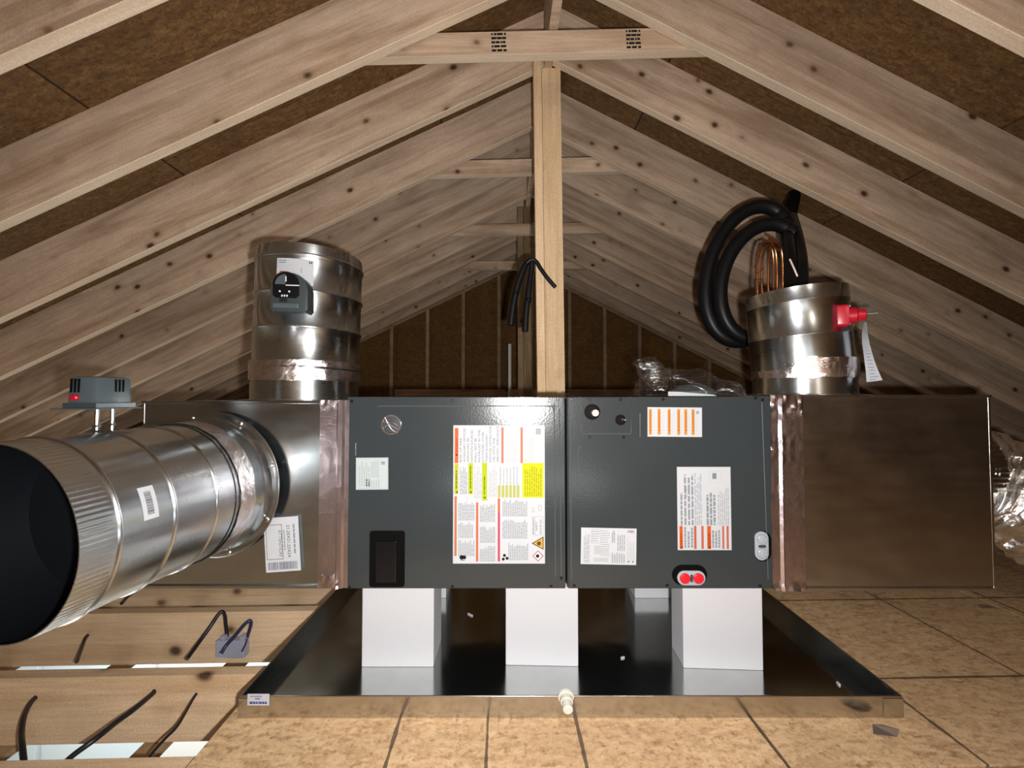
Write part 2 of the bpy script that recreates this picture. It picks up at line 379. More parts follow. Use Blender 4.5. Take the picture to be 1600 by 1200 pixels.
    def tri(s, a, b, r, d, col=(20, 20, 20), k=3):             # little warning triangle
        f = {'U': (-1, 0), 'D': (1, 0), 'R': (0, -1)}[d]; px = (-f[1], f[0])
        return s.poly([(a+f[0]*r/s.w, b+f[1]*r/s.h), (a-f[0]*.6*r/s.w+px[0]*r/s.w, b-f[1]*.6*r/s.h+px[1]*r/s.h), (a-f[0]*.6*r/s.w-px[0]*r/s.w, b-f[1]*.6*r/s.h-px[1]*r/s.h)], col, k)
    def done(s):
        if s.wrap:
            C_, a_, R_, p_ = s.wrap; x_, y_, a_ = frame(a_); d_ = p_-C_; th0 = math.atan2(d_.dot(y_), d_.dot(x_)); h0 = d_.dot(a_)
            def bend(v): th = th0+v[0]/R_; return tuple(C_+a_*(h0+v[2])+(x_*math.cos(th)+y_*math.sin(th))*(R_-v[1]))
            n_ = 14; bv = [(s.w*(i/n_-.5), -.0006, s.h*(j-.5)) for i in range(n_+1) for j in (0, 1)]
            m2 = bpy.data.meshes.new('label'); m2.from_pydata([bend(v) for v in bv], [], [(2*i, 2*i+2, 2*i+3, 2*i+1) for i in range(n_)]); m2.materials.append(s.o.data.materials[0])
            for q_ in m2.polygons: q_.use_smooth = True
            s.o.data = m2; s.o.matrix_world = Matrix(); s.vs = [bend((v[0], v[1]-.0002, v[2])) for v in s.vs]
        me = bpy.data.meshes.new('print'); me.from_pydata(s.vs, [], s.fs)
        for m in s.mats: me.materials.append(m)
        me.polygons.foreach_set('material_index', s.mi)
        bm = bmesh.new(); bm.from_mesh(me)
        for f in bm.faces:
            f.normal_update()
            if f.normal.y > 0 and not s.wrap: f.normal_flip()
        bm.to_mesh(me); bm.free()
        o = new_obj('print', me, None, s.o); o['kind'] = 'stuff'; return s.o

# ------------------------------------------------------------------ the setting: roof
MS, RH, RX = 0.4962, 1.5462+CZ, 0.2189     # slope, height of the rafters' lower edge at the ridge, ridge line (house axes)
TH = math.atan(MS); DEP = .235; VD = DEP/math.cos(TH)
ceiling = struct('ceiling', 'underside of a gable roof, pine rafters under dark brown strand board')
def rafter_mesh(L, sign):
    # local x runs down the slope, z square to it, y through the thickness
    bm = bmesh.new(); t = .038; pr = [(0, 0), (L, 0), (L, DEP), (-DEP*math.tan(TH), DEP)]
    A = [bm.verts.new((x, 0, z)) for x, z in pr]; B = [bm.verts.new((x, t, z)) for x, z in pr]
    bm.faces.new(A); bm.faces.new(B[::-1])
    for i in range(4): bm.faces.new((A[i], B[i], B[(i+1) % 4], A[(i+1) % 4]))
    bmesh.ops.recalc_face_normals(bm, faces=bm.faces)
    bmesh.ops.bevel(bm, geom=list(bm.edges), offset=.002, segments=1, affect='EDGES')
    me = bpy.data.meshes.new('rafter'); bm.to_mesh(me); bm.free(); me.materials.append(M['pine']); me.materials.append(M['pine_lit_under'])
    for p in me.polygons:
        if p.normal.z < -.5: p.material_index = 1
    return me
RL = 5.2
rmesh = rafter_mesh(RL, 1)
def put_rafter(hy, side, dz=0):
    o = new_obj('rafter', rmesh, None, ceiling)
    # side +1: right slope (local x -> +X), side -1: left slope (turned about Z)
    X = Vector((side*math.cos(TH), 0, -math.sin(TH))); Z = Vector((side*math.sin(TH), 0, math.cos(TH))); Y = Vector((0, side, 0)) if side > 0 else Vector((0, -1, 0))
    Y = Z.cross(X)
    m = Matrix((( X.x, Y.x, Z.x, 0), (X.y, Y.y, Z.y, 0), (X.z, Y.z, Z.z, 0), (0, 0, 0, 1)))
    base = Vector((RX+side*.019, hy-.038 if Y.y > 0 else hy, RH-MS*.019+dz))
    o.matrix_world = RZ @ (Matrix.Translation(base) @ m); return o
YL = [1.066, 1.489, 1.927, 2.353, 2.813, 3.215, 3.63, 4.04, 4.45]
YR = [1.090, 1.509, 1.893, 2.377, 2.774, 3.182, 3.62, 4.03, 4.44]
for i in range(-6, 0):
    put_rafter(1.07+.4064*i, -1); put_rafter(1.09+.4064*i, 1)
for y in YL: put_rafter(y, -1)
for y in YR: put_rafter(y, 1)
GY = 4.86                                  # gable wall
put_rafter(GY-.005, -1); put_rafter(GY-.005, 1)
YB = -2.0
# ridge board
rb = box('ridge_board', (RX-.019, YB, RH-.02), (RX+.019, GY+.02, RH+VD), M['pine'], ceiling, .002); rb.matrix_world = RZ
# sheathing panels, seams open by a few millimetres, rows staggered
def sheathing(side):
    s_edges = [-.1]+[.50+1.2192*i for i in range(4)]+[5.3]
    for r, (s0, s1) in enumerate(zip(s_edges, s_edges[1:])):
        y = YB-(1.1 if r % 2 else 0)
        while y < GY+.1:
            y0, y1 = max(y, YB), min(y+2.4384, GY+.1)
            if y1-y0 > .05:
                X = Vector((side*math.cos(TH), 0, -math.sin(TH))); Z = Vector((side*math.sin(TH), 0, math.cos(TH))); Y = Z.cross(X)
                m = Matrix(((X.x, Y.x, Z.x, 0), (X.y, Y.y, Z.y, 0), (X.z, Y.z, Z.z, 0), (0, 0, 0, 1)))
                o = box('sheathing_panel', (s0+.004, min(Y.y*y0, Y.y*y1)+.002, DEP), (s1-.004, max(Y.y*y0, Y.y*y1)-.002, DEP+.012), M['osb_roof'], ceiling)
                o.matrix_world = RZ @ (Matrix.Translation((RX, 0, RH)) @ m)
            y += 2.4384
    X = Vector((side*math.cos(TH), 0, -math.sin(TH)))
    Z = Vector((side*math.sin(TH), 0, math.cos(TH))); Y = Z.cross(X)
    m = Matrix(((X.x, Y.x, Z.x, 0), (X.y, Y.y, Z.y, 0), (X.z, Y.z, Z.z, 0), (0, 0, 0, 1)))
    yy = sorted((Y.y*YB, Y.y*(GY+.1)))
    o = box('roofing_felt', (-.12, yy[0], DEP+.014), (5.3, yy[1], DEP+.02), M['felt'], ceiling); o.matrix_world = RZ @ (Matrix.Translation((RX, 0, RH)) @ m)
sheathing(1); sheathing(-1)

# gable wall: sheets outside, studs, rake plates, a floor plate
wall = struct('wall_back', 'far gable wall of dark strand board between pale upright studs')
def roof_z(hx): return RH-MS*abs(hx-RX)
xs = [-4.6, -3.0, -1.22+RX*0, 0.0, 1.22, 3.0, 4.9]
for a, b in zip(xs, xs[1:]):
    for z0, z1 in ((-.3, .98), (.984, 3.2)):
        pts = []
        top = lambda x: min(z1, roof_z(x)+VD-.01)
        cand = [a+.002]+([RX] if a < RX < b else [])+[b-.002]
        # where the roof line crosses the top of this sheet
        for sx in (-1, 1):
            xc = RX+sx*(RH+VD-.01-z1)/MS
            if a < xc < b: cand.append(xc)
            xc = RX+sx*(RH+VD-.01-z0-.021)/MS
            if a < xc < b: cand.append(xc)
        cand.sort(); up = [(x, top(x)) for x in cand if top(x) > z0+.02]
        if len(up) < 2: continue
        poly = [(up[0][0], z0)]+up+[(up[-1][0], z0)]
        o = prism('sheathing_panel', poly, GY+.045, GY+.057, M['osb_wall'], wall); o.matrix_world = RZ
st_x = -.02
k = -9
while k <= 10:
    x = st_x-.0+.4125*k
    zt = roof_z(x)-.038
    if zt > .2:
        w = .019
        b = bmesh.new(); poly = [(x-w, -.02), (x+w, -.02), (x+w, roof_z(x+w)-.03), (x-w, roof_z(x-w)-.03)]
        b.free(); o = prism('stud', poly, GY-.042, GY+.045, M['pine_dim'], wall); o.matrix_world = RZ
    k += 1
for sd in (-1, 1):
    z0 = RH-.0
    poly = [(RX, RH-.03), (RX+sd*4.4, RH-.03-MS*4.4), (RX+sd*4.4, RH+.012-MS*4.4), (RX, RH+.012)]
    o = prism('rake_plate', poly, GY-.043, GY+.045, M['pine_dim'], wall); o.matrix_world = RZ
o = box('bottom_plate', (-4.4, GY-.044, -.06), (4.8, GY+.045, -.02), M['pine_dim'], wall, mw=RZ)

for nm, x0 in (('wall_left', -4.66), ('wall_right', 4.96)):
    wv_ = box(nm, (x0, YB, -.35), (x0+.03, GY+.06, .45), M['osb_wall'], None, 0, RZ); tag(wv_, 'low strand board closing the eaves', kind='structure')

# near gable wall behind the camera
wf = struct('wall_front', 'near gable wall of pale strand board behind the camera')
for a, b in ((-4.4, -2.44), (-2.44, -1.22), (-1.22, 0), (0, 1.22), (1.22, 2.44), (2.44, 3.66), (3.66, 4.8)):
    cand = [a+.002]+([RX] if a < RX < b else [])+[b-.002]
    poly = [(cand[0], -.3)]+[(x, roof_z(x)+VD-.01) for x in cand]+[(cand[-1], -.3)]
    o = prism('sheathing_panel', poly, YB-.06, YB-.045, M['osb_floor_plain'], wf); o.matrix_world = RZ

# deck: strand board sheets on joists, open joists to the left
floor = struct('floor', 'attic deck of tan strand board sheets on pine joists')
EX = -.655                                   # left edge of the deck (house axes)
def deck(x0, x1, y0, y1):
    o = box('subfloor_panel', (x0+.002, y0+.003, -.019), (x1-.002, y1-.003, -.0005), M['osb_floor'], floor, .001); o.matrix_world = RZ; return o
for (x0, x1) in ((EX, .60), (.60, 1.82), (1.82, 3.04), (3.04, 4.5)):
    yy = [-2.0, -.36, .862, 3.30, GY] if x0 < .6 else [-2.0, -.36, .862, 3.30, GY] if x0 < 1.8 else [-2, .862, 3.3, GY]
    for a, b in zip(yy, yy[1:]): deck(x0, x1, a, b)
JY = [-1.95, -1.5, -1.1, -.7, -.3, .10, .51, .955, 1.262, 1.61, 1.99, 2.39, 2.80, 3.2, 3.6, 4.0, 4.4, 4.8]
for y in JY:
    o = box('joist', (0, -.038, -.184), (5.6, 0, 0), M['pine_joist'], floor, .002)
    o.matrix_world = RZ @ Matrix.Translation((-4.6, y, -.0195))
o = box('rim_joist', (0, 0, -.184), (6.9, .038, 0), M['pine_joist'], floor, .002)
for i, x in enumerate((-3.05, -2.6, -2.2, -1.79, -1.38, -.97, -.56)):   # furring strips nailed under the joists
    f_ = box('furring_strip', (0, -.032, -.019), (7, .032, 0), M['pine_dim'], floor, .001)
    f_.matrix_world = RZ @ (Matrix.Translation((x, -2.0, -.2045)) @ Matrix.Rotation(PI/2, 4, 'Z'))
bpy.data.objects.remove(o)
# the lit room under the open joists
lw = struct('wall_lower', 'white wall of the lit room below')
box('wall_board', (-5, 3.3, -2.6), (1.5, 3.35, -.25), M['drywall'], lw)
box('wall_board', (-5.0, -2, -2.6), (-4.95, 3.3, -.25), M['drywall'], lw)
for x0, x1, z0, z1 in ((-4.3, -3.65, -2.2, -.5), (-3.6, -2.75, -2.3, -.45)):
    box('wrapped_panel', (x0, 3.26, z0), (x1, 3.3, z1), M['window_blue'], lw, .004)
lf = struct('floor_lower', 'pale floor of the lit room below')
for i in range(13): box('floor_board', (-5+.5*i+.002, -2, -2.64), (-4.5+.5*i-.002, 3.3, -2.6), M['tile'], lf)

# ------------------------------------------------------------------ collar ties, posts, plank, pipe
def tie(u0, v0, u1, v1, hy, label, extra=None):
    # front bottom edge runs through the two pixels at house depth hy
    A, B = P(u0, v0, hy+(PSI*(u0-800)/650*hy)), P(u1, v1, hy+PSI*(u1-800)/650*hy)
    d = (B-A); L = d.length; d.normalize(); up = Vector((0, 0, 1)); y = up.cross(d).normalized(); z = d.cross(y)
    t = tag(box('collar_tie', (0, 0, 0), (L, .038, .087), M['pine'], None, .002), label, 'collar tie', 'collar ties between the rafters')
    t.matrix_world = Matrix(((d.x, y.x, z.x, A.x), (d.y, y.y, z.y, A.y), (d.z, y.z, z.z, A.z), (0, 0, 0, 1)))
    t.data.materials.append(M['pine_lit_under'])
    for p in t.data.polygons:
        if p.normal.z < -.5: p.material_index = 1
    return t, L
t1, L1 = tie(520, 91, 1140, 76, 1.512, 'pale timber collar tie with black grade stamps, highest and nearest in the picture')
def stamps(t, xs_):
    vs, fs = [], []
    rng = random.Random(5)
    for x0 in xs_:
        for r in range(5):
            z = .010+r*.0155; x = x0
            while x < x0+.05:
                w = rng.uniform(.006, .022)
                q = [(x, -.0006, z), (min(x+w, x0+.055), -.0006, z), (min(x+w, x0+.055), -.0006, z+.0085), (x, -.0006, z+.0085)]
                fs.append(tuple(range(len(vs), len(vs)+4))); vs += q; x += w+rng.uniform(.001, .005)
    me = bpy.data.meshes.new('grade_stamp'); me.from_pydata(vs, [], fs); o = new_obj('grade_stamp', me, M['black'], t); o['label'] = 'black ink grade stamp bars'
stamps(t1, (.585,)); stamps(t1, (1.09,))
tie(640, 276, 1000, 266, 2.39, 'pale timber collar tie crossing behind the post, second from the top')
tie(680, 369, 945, 364, 3.25, 'pale timber collar tie, third from the top, below the one crossing the post')
tie(705, 422, 925, 420, 4.08, 'smallest and lowest pale collar tie, nearest the gable wall')

post = thing('ridge_post', 'bright new pine post of two boards rising behind the charcoal air handler', 'post')
def vboard(name, u0, u1, vref, D, dep, ztop, mat, parent, lean=0.011, zb=0.0):
    A, B = P(u0, vref, D), P(u1, vref, D); zr = A.z
    bm = bmesh.new(); b_box(bm, (0, 0, A.x-A.x), (ztop-zb, dep, B.x-A.x), .0025)
    o = bm_obj(name, bm, mat, parent)
    # local x goes up, z to the right
    up = Vector((-lean, 0, 1)).normalized(); y = Vector((0, 1, 0)); rt = up.cross(y) * 1
    rt = y.cross(up)*-1 if (y.cross(up)).x < 0 else y.cross(up)
    m = Matrix(((up.x, y.x, rt.x, 0), (up.y, y.y, rt.y, 0), (up.z, y.z, rt.z, 0), (0, 0, 0, 1)))
    base = Vector((A.x+lean*(zr-zb), D, zb)); o.matrix_world = Matrix.Translation(base) @ m; return o
vboard('edge_board', 837, 850, 400, 1.83, .056, RH+.09, M['pine_fresh'], post)
vboard('face_board', 850.3, 880, 400, 1.896, .038, RH-.0205, M['pine_fresh'], post)
opost = thing('old_ridge_post', 'weathered grey-brown double post standing behind and left of the bright post', 'post')
vboard('edge_board', 809, 818, 500, 3.32, .13, RH-.022, M['pine_old'], opost, .004)
vboard('face_board', 818.4, 834, 500, 3.32, .13, RH-.022, M['pine_old'], opost, .004)
A, B = P(616, 619, 4.76), P(1000, 611, 4.76)
tag(box('plank', (A.x, 4.76, A.z), (B.x, 4.80, B.z+.02), M['pine'], None, .002), 'long pine plank level across the gable studs just over the air handler', 'plank')
a = P(796.5, 612, 4.0)
lathe('vent_pipe', [(0, .0001), (0, .017), (a.z+.46, .017), (a.z+.46, .014), (a.z+.3, .014)], (a.x, 4.0, 0), (0, 0, 1), M['pvc'], None, 16)
tag(bpy.data.objects['vent_pipe'], 'thin white pipe standing in front of the gable wall left of the posts', 'pipe')

# hose stubs over the post
hs = thing('hose_stub', 'black insulated hose ends hooked over the bright post', 'hose')
tube('thick_hose', [P(798, 508, 1.80), P(802, 478, 1.80), P(808, 448, 1.80), P(818, 420, 1.80), P(825, 409, 1.80), P(832, 405, 1.79)], lambda t: .0155-.006*max(0, (t-.55))/.45, M['rubber'], hs, 12)
tube('thick_hose', [P(820.5, 518, 1.80), P(822, 490, 1.80), P(826, 455, 1.80), P(830, 425, 1.80), P(831.5, 409, 1.795)], lambda t: .0145-.004*max(0, (t-.5))/.5, M['rubber'], hs, 12)
tube('thin_hose', [P(823, 411, 1.785), P(831, 405.5, 1.78), P(838, 409, 1.78), P(845, 420, 1.78), P(855, 434, 1.78), P(868, 449, 1.78)], .0088, M['rubber'], hs, 10)
for (u, v) in ((805.5, 458), (825.5, 469)):
    tube('band', [P(u-.6, v+3, 1.80), P(u+.5, v-3, 1.80)], .0168, M['glossy_black'], hs, 12, 1)

# ------------------------------------------------------------------ drip pan and foam blocks
pan = thing('drip_pan', 'wide shallow galvanized drip pan on the deck under the air handler', 'drip pan')
px0, px1, py0, py1, LH = -.652, .935, 1.02, 1.80, .050
box('pan_floor', (px0, py0, .0005), (px1, py1, .003), M['galv_pan'], pan)
M['galv_lip'] = galv('galvanized pan rim', .58, .2, .01, 4.0, .02, (1, .98, .93))
def lip(name, lo, hi): return box(name, lo, hi, M['galv_lip'] if 'front' in name else M['galv_pan'], pan, .0006)
lip('front_rim', (px0, py0-.0015, 0), (px1, py0+.0012, LH)); lip('rear_rim', (px0, py1-.0012, 0), (px1, py1+.0012, LH))
lip('side_rim', (px0-.0015, py0, 0), (px0+.0012, py1, LH)); lip('side_rim', (px1-.0012, py0, 0), (px1+.0015, py1, LH))
bm = bmesh.new()
for a, b in (((px0, py0, LH), (px1, py0, LH)), ((px1, py0, LH), (px1, py1, LH)), ((px1, py1, LH), (px0, py1, LH)), ((px0, py1, LH), (px0, py0, LH))):
    b_tube(bm, [a, b], .0022, 8, 1)
bm_obj('hem', bm, M['galv_lip'], pan, .9)
bm = bmesh.new()
for x in (px0, px1): b_box(bm, (x-.003 if x < 0 else x-.045, py0-.003, 0), (x+.045 if x < 0 else x+.003, py0+.0001, LH-.004))
bm_obj('corner_tab', bm, M['galv_lip'], pan)
L = Label(pan, 387, 1084, 421, 1102, 1.0165, label='small white sticker with blue print')
L.lines(.12, .12, .7, .3, 1, 'R', (130, 140, 190), .6, seed=4).lines(.35, .32, .62, .52, 1, 'R', (110, 120, 180), .6, seed=5).lines(.1, .6, .92, .9, 1, 'R', (70, 84, 160), .7, seed=6, short=.05); L.done()
# drain fitting on the front rim
dr = thing('drain_fitting', 'small translucent white drain plug on the front rim of the pan', 'fitting')
c = P(884, 1086, 1.0165)
lathe('flange', [(0, .001), (0, .019), (.006, .019), (.007, .015)], c, (0, -1, -.25), M['nylon'], dr, 24)
lathe('spout', [(.006, .0145), (.020, .0145), (.021, .012), (.040, .0115), (.042, .009), (.042, .001)], c, (0, -1, -.15), M['nylon'], dr, 24)
# bits of debris in the pan
for i, (u, v, D) in enumerate(((973, 1022, 1.24), (1310, 1048, 1.13), (735, 953, 1.48))):
    p = P(u, v, D); b = bmesh.new(); b_box(b, (-.006 if i < 2 else -.012, -.002, 0), (.006 if i < 2 else .012, .003, .004), .001)
    lab = ('tiny white chip lying in the pan between the middle and right blocks', 'tiny white chip lying in the right corner of the pan', 'pale wood sliver lying in the pan between left and middle blocks')[i]
    tag(bm_obj('debris_chip', b, M['paper'], None, False, Matrix.Translation((p.x, p.y, .0031)) @ Matrix.Rotation(.4+i, 4, 'Z')), lab, 'chip', 'debris in the drip pan')

UY = 1.17; UT = P(800, 620, UY).z; UB = P(800, 920, UY).z
def block(name, u0, u1, D, dep, rot, label, w=None):
    A, B = P(u0, 1031, D), P(u1, 1031, D); w = B.x-A.x; h = UB-.0034
    o = box(name, (-w/2, 0, 0), (w/2, dep, h), M['foam'], None, .003)
    o.matrix_world = Matrix.Translation(((A.x+B.x)/2, D, .0031)) @ Matrix.Rotation(rot, 4, 'Z'); tag(o, label, 'block', 'foam blocks in the drip pan'); return o
block('foam_block', 565, 677.5, 1.20, .13, 0, 'white foam block under the left front of the air handler')
block('foam_block', 790, 903.5, 1.205, .13, -.03, 'white foam block under the middle of the air handler')
block('foam_block', 1069, 1191, 1.19, .10, -.05, 'white foam block under the right front of the air handler')
for u0, u1, lab in ((580, 697, 'white foam block at the back, half hidden behind the left front block'), (992, 1092, 'white foam block at the back, left of the right front block')):
    A = P(u0, 928, 1.60); B = P(u1, 928, 1.60)
    tag(box('foam_block', (A.x, 1.60, .0031), (B.x, 1.74, UB-.0003), M['foam'], None, .003), lab, 'block', 'foam blocks in the drip pan')

# ------------------------------------------------------------------ air handler
ah = thing('air_handler', 'long charcoal steel air handler lying on foam blocks in the middle', 'air handler')
UX0, UX1, UYB = P(541.5, 770, UY).x, P(1207, 770, UY).x, UY+.54
xm = P(885, 770, UY).x
bm = bmesh.new(); b_box(bm, (UX0+.002, UY+.004, UB), (xm-.002, UYB, UT-.002), .003); b_box(bm, (xm+.002, UY+.004, UB), (UX1-.002, UYB, UT-.002), .003)
bm_obj('cabinet', bm, M['cab'], ah)
def panel(u0, u1):
    x0, x1 = P(u0, 770, UY).x, P(u1, 770, UY).x
    return box('front_panel', (x0, UY-.001, UB+.001), (x1, UY+.004, UT), M['cab'], ah, .0022)
panel(541.5, 883); panel(887.5, 1207)
def ufront(u, v): p = P(u, v, UY); return p.x, p.z
def bead(pts, r=.0028, parent=None):                       # pressed bead on a panel
    q = [Vector((*ufront(u, v)[:1], UY-.0006, ufront(u, v)[1])) for u, v in pts]
    return q
bm = bmesh.new()
for pts in ([(590, 634.5), (700, 634.5), (857, 634.5), (862, 636), (865, 641), (866, 650), (868, 900)], [(874, 638), (877, 905)], [(891, 640), (893, 905)], [(1190, 628), (1200, 905)],
            [(1000, 645), (1000, 683)], [(907, 697), (904, 702), (903, 712), (903, 760)], [(556, 692), (556, 712)], [(907, 620), (908, 676)], [(984, 620), (986, 676)], [(908, 677.5), (986, 677.5)]):
    b_tube(bm, bead(pts), .0016, 8, 1 if len(pts) < 3 else 4)
bm_obj('pressed_bead', bm, M['cab_edge'], ah, .9)
x0, z0 = ufront(908.5, 677); x1, z1 = ufront(985, 621)
ap = box('access_plate', (x0, UY-.003, z0), (x1, UY-.0008, z1), M['cab'], ah, .001)
def screw(u, v, y=UY-.0008, r=.0045):
    x, z = ufront(u, v); bm = bmesh.new()
    b_lathe(bm, [(0, r), (.0016, r), (.003, r*.75), (.003, .0001)], (x, y, z), (0, -1, 0), 10)
    bm_obj('screw', bm, M['screw'], ah, .5)
for u, v in ((550, 627), (707, 626), (814, 626), (858, 625.5), (546, 917), (707, 916), (861, 916), (893, 624), (1036, 624), (1180, 622), (1191, 625), (897, 915), (1042, 914), (1187, 915), (921, 683), (974, 683), (877, 903)):
    screw(u, min(v, 916.5))
for u, v in ((921, 624.5), (969, 624.5)): screw(u, v, UY-.003)
# pipe openings in the access plate
def port(u, v, rp, cap_r, cu, cv, mat):
    x, z = ufront(u, v); r = rp*UY/FPX
    g = lathe('port', [(0, r*1.0), (.003, r*.98), (.003, r*.82), (.0006, r*.74), (.0006, .0001)], (x, UY-.003, z), (0, -1, 0), M['glossy_black'], ah, 32)
    x, z = ufront(cu, cv); rr = cap_r*UY/FPX
    lathe('pipe_stub', [(0, rr), (.010, rr), (.012, rr*.7), (.012, .0001)], (x, UY-.0040, z), (0, -1, 0), mat, g, 20)
port(925, 643.5, 12.5, 5.2, 929, 645, plain('pale stub cap', srgb(226, 200, 184), .5))
port(969, 656, 8.3, 2.0, 974.5, 655.5, M['steel'])
# round foil-covered knockout on the left panel
x, z = ufront(611.5, 663.5); r = 15.5*UY/FPX
bm = bmesh.new(); rng = random.Random(2)
rings = b_lathe(bm, [(0, r), (.0035, r), (.0035, r*.86), (.0015, r*.8)], (x, UY-.001, z), (0, -1, 0), 32)
k0 = bm_obj('knockout_ring', bm, M['steel'], ah, .5)
lathe('knockout_plug', [(.0012, r*.84), (.0016, r*.7), (.0016, .0001)], (x, UY-.001, z), (0, -1, 0), M['grey_dark'], k0, 24)
bm = bmesh.new()
for (a, b, w) in ((-.6, .25, .0035), (-.1, -.1, .004), (.35, -.45, .003)):
    b_tube(bm, [(x-r*.62, UY-.004, z+r*(a+.38)), (x+r*.05, UY-.0045, z+r*(b+.02)), (x+r*.66, UY-.004, z+r*(b-.36))], w*.55, 8, 4)
bm_obj('foil_crease', bm, M['foil'], k0, .9)
# recessed sight window, lower left
x0, z0 = ufront(577, 917); x1, z1 = ufront(633, 829)
fr = prism('window_recess', stadium((x0+x1)/2, (z0+z1)/2, x1-x0, z1-z0, 4, .008), UY-.0016, UY+.0005, M['hole'], ah)
bm = bmesh.new(); b_box(bm, (x0+.018, UY-.006, z0+.012), (x1-.022, UY-.0012, z1-.028), .0035)
s_ = bm_obj('smoked_window', bm, M['glossy_black'], fr)
# drain and connector sockets
def socket(cu, cv, w, h, hole_pts, capmat, horizontal, base):
    x, z = ufront(cu, cv); k = UY/FPX
    hx, hz, hw, hh = hole_pts; X2, Z2 = ufront(hx, hz)
    hol = prism('socket_opening', stadium(X2, Z2, hw*k, hh*k), UY-.0017, UY+.0002, M['hole'], ah)
    bod = prism('drain_socket', stadium(x, z, w*k, h*k), UY-.006, UY-.0012, M['grey_cap'], ah, .0012)
    for s in (-1, 1):
        cx, cz = (x+s*w*k*.24, z) if horizontal else (x, z+s*h*k*.24)
        rr = min(w, h)*k*.36
        lathe('cap', [(0, rr), (.004, rr), (.006, rr*.82), (.0062, rr*.4), (.0075, rr*.3), (.0075, .0001)], (cx, UY-.006, cz), (0, -1, 0), capmat, bod, 20)
    if horizontal: box('bridge', (x-.0035, UY-.0085, z-.010), (x+.0035, UY-.006, z+.010), M['grey_dark'], bod, .001)
    else: box('bridge', (x-.010, UY-.0085, z-.004), (x+.010, UY-.006, z+.003), M['grey_dark'], bod, .001)
    return bod
socket(1079, 902, 43, 22, (1077, 898, 54, 31), M['red_cap'], True, 0)['label'] = 'grey drain socket with two bright red caps'
socket(1188.5, 852, 21, 44, (1191, 853, 27, 47), M['grey_cap'], False, 0)['label'] = 'grey drain socket with two grey caps'

# --- stickers on the cabinet
FL = UY-.0012
OR, YE, GR, DK = (228, 104, 46), (222, 222, 14), (168, 173, 180), (70, 74, 80)
L = Label(ah, 708.5, 664.5, 851.5, 880.5, FL, tilt=.0, label='large white warning sticker with orange and yellow blocks')
fs = L.w/1.0
L.rect(.015, .02, .055, .275, OR).tri(.038, .215, .0035, 'U')
L.text('WARNING', .047, .20, .040, .0042, 'U', (120, 40, 16))
txt = ['RISK OF FIRE', 'AUXILIARY DEVICES', 'WHICH MAY BE', 'IGNITION SOURCES', 'SHALL NOT BE', 'INSTALLED IN THE', 'DUCTWORK, OTHER', 'THAN AUXILIARY', 'DEVICES LISTED FOR', 'USE WITH THE', 'SPECIFIC APPLIANCE']
for i, s in enumerate(txt):
    L.text(s, .092+.0405*i, .268, .0056*len(s), .0058, 'U', (108, 110, 116))
L.rect(.525, .015, .55, .275, (206, 128, 100)).lines(.56, .05, .72, .27, 8, 'U', (205, 208, 212), .5, seed=11)
L.rect(.735, .015, .76, .275, (206, 128, 92)).lines(.775, .05, .89, .27, 6, 'U', (205, 206, 204), .5, seed=12)
L.rect(.905, .025, .955, .065, (176, 182, 180)).frame(.905, .025, .955, .065, .0008, (110, 120, 120), 3)
# middle band
L.rect(.015, .28, .055, .50, (196, 196, 40)).rect(.165, .275, .215, .50, (190, 206, 24)).rect(.315, .272, .37, .545, (190, 206, 24))
for a_, b_ in ((.04, .485), (.192, .485), (.345, .525)): L.tri(a_, b_, .0034, 'U', (30, 30, 6))
for i, (a_, b_) in enumerate(((.035, .46), (.19, .46), (.342, .50))): L.lines(a_-.012, b_-.17, a_+.012, b_, 1, 'U', (110, 118, 20), .5, seed=20+i)
L.lines(.07, .30, .155, .50, 5, 'U', GR, .6, seed=31).lines(.225, .29, .31, .53, 5, 'U', (200, 200, 202), .6, seed=32).lines(.385, .29, .48, .52, 5, 'U', (198, 200, 202), .55, seed=33)
L.lines(.5, .28, .72, .43, 6, 'U', (190, 192, 196), .4, seed=34)
for i in range(6): L.rect(.488+.041*i, .435, .518+.041*i, .525, (192, 194, 110))
L.rect(.755, .275, .985, .525, YE).lines(.775, .29, .97, .515, 8, 'U', (178, 178, 10), .55, seed=35)
# lower band
L.rect(.015, .515, .04, .945, (204, 122, 84)).lines(.055, .55, .235, .69, 10, 'U', GR, .6, seed=41).lines(.055, .70, .22, .815, 9, 'U', GR, .6, seed=42).lines(.055, .83, .235, .945, 10, 'U', GR, .6, seed=43)
L.rect(.25, .56, .275, .985, (214, 116, 82)).lines(.29, .57, .46, .70, 10, 'U', GR, .62, seed=44).lines(.29, .73, .46, .85, 10, 'U', GR, .62, seed=45).lines(.29, .87, .46, .985, 10, 'U', GR, .62, seed=46)
L.rect(.487, .53, .512, .63, (212, 110, 78)).rect(.487, .63, .512, .985, (206, 80, 110)).lines(.535, .54, .81, .66, 14, 'U', GR, .62, seed=47).lines(.535, .68, .81, .82, 14, 'U', GR, .62, seed=48).lines(.6, .85, .82, .975, 12, 'U', GR, .62, seed=49)
L.disc(.095, .955, .0062, (24, 24, 26)).disc(.125, .955, .0052, (24, 24, 26)).rect(.085, .972, .13, .977, (60, 60, 60))
for q in range(3):
    t = q*2.1+.3; L.disc(.565+.024*math.cos(t), .957+.016*math.sin(t), .0042, (24, 24, 26))
L.disc(.565, .957, .002, (236, 238, 240), 4)
L.text('REFRIGERANT', .885, .79, .050, .0056, 'U', (96, 104, 110)).text('SAFETY', .92, .765, .026, .0050, 'U', (96, 104, 110)).text('GROUP A2L', .965, .79, .042, .0056, 'U', (96, 104, 110))
L.frame(.893, .66, .985, .80, .0007, (150, 158, 160))
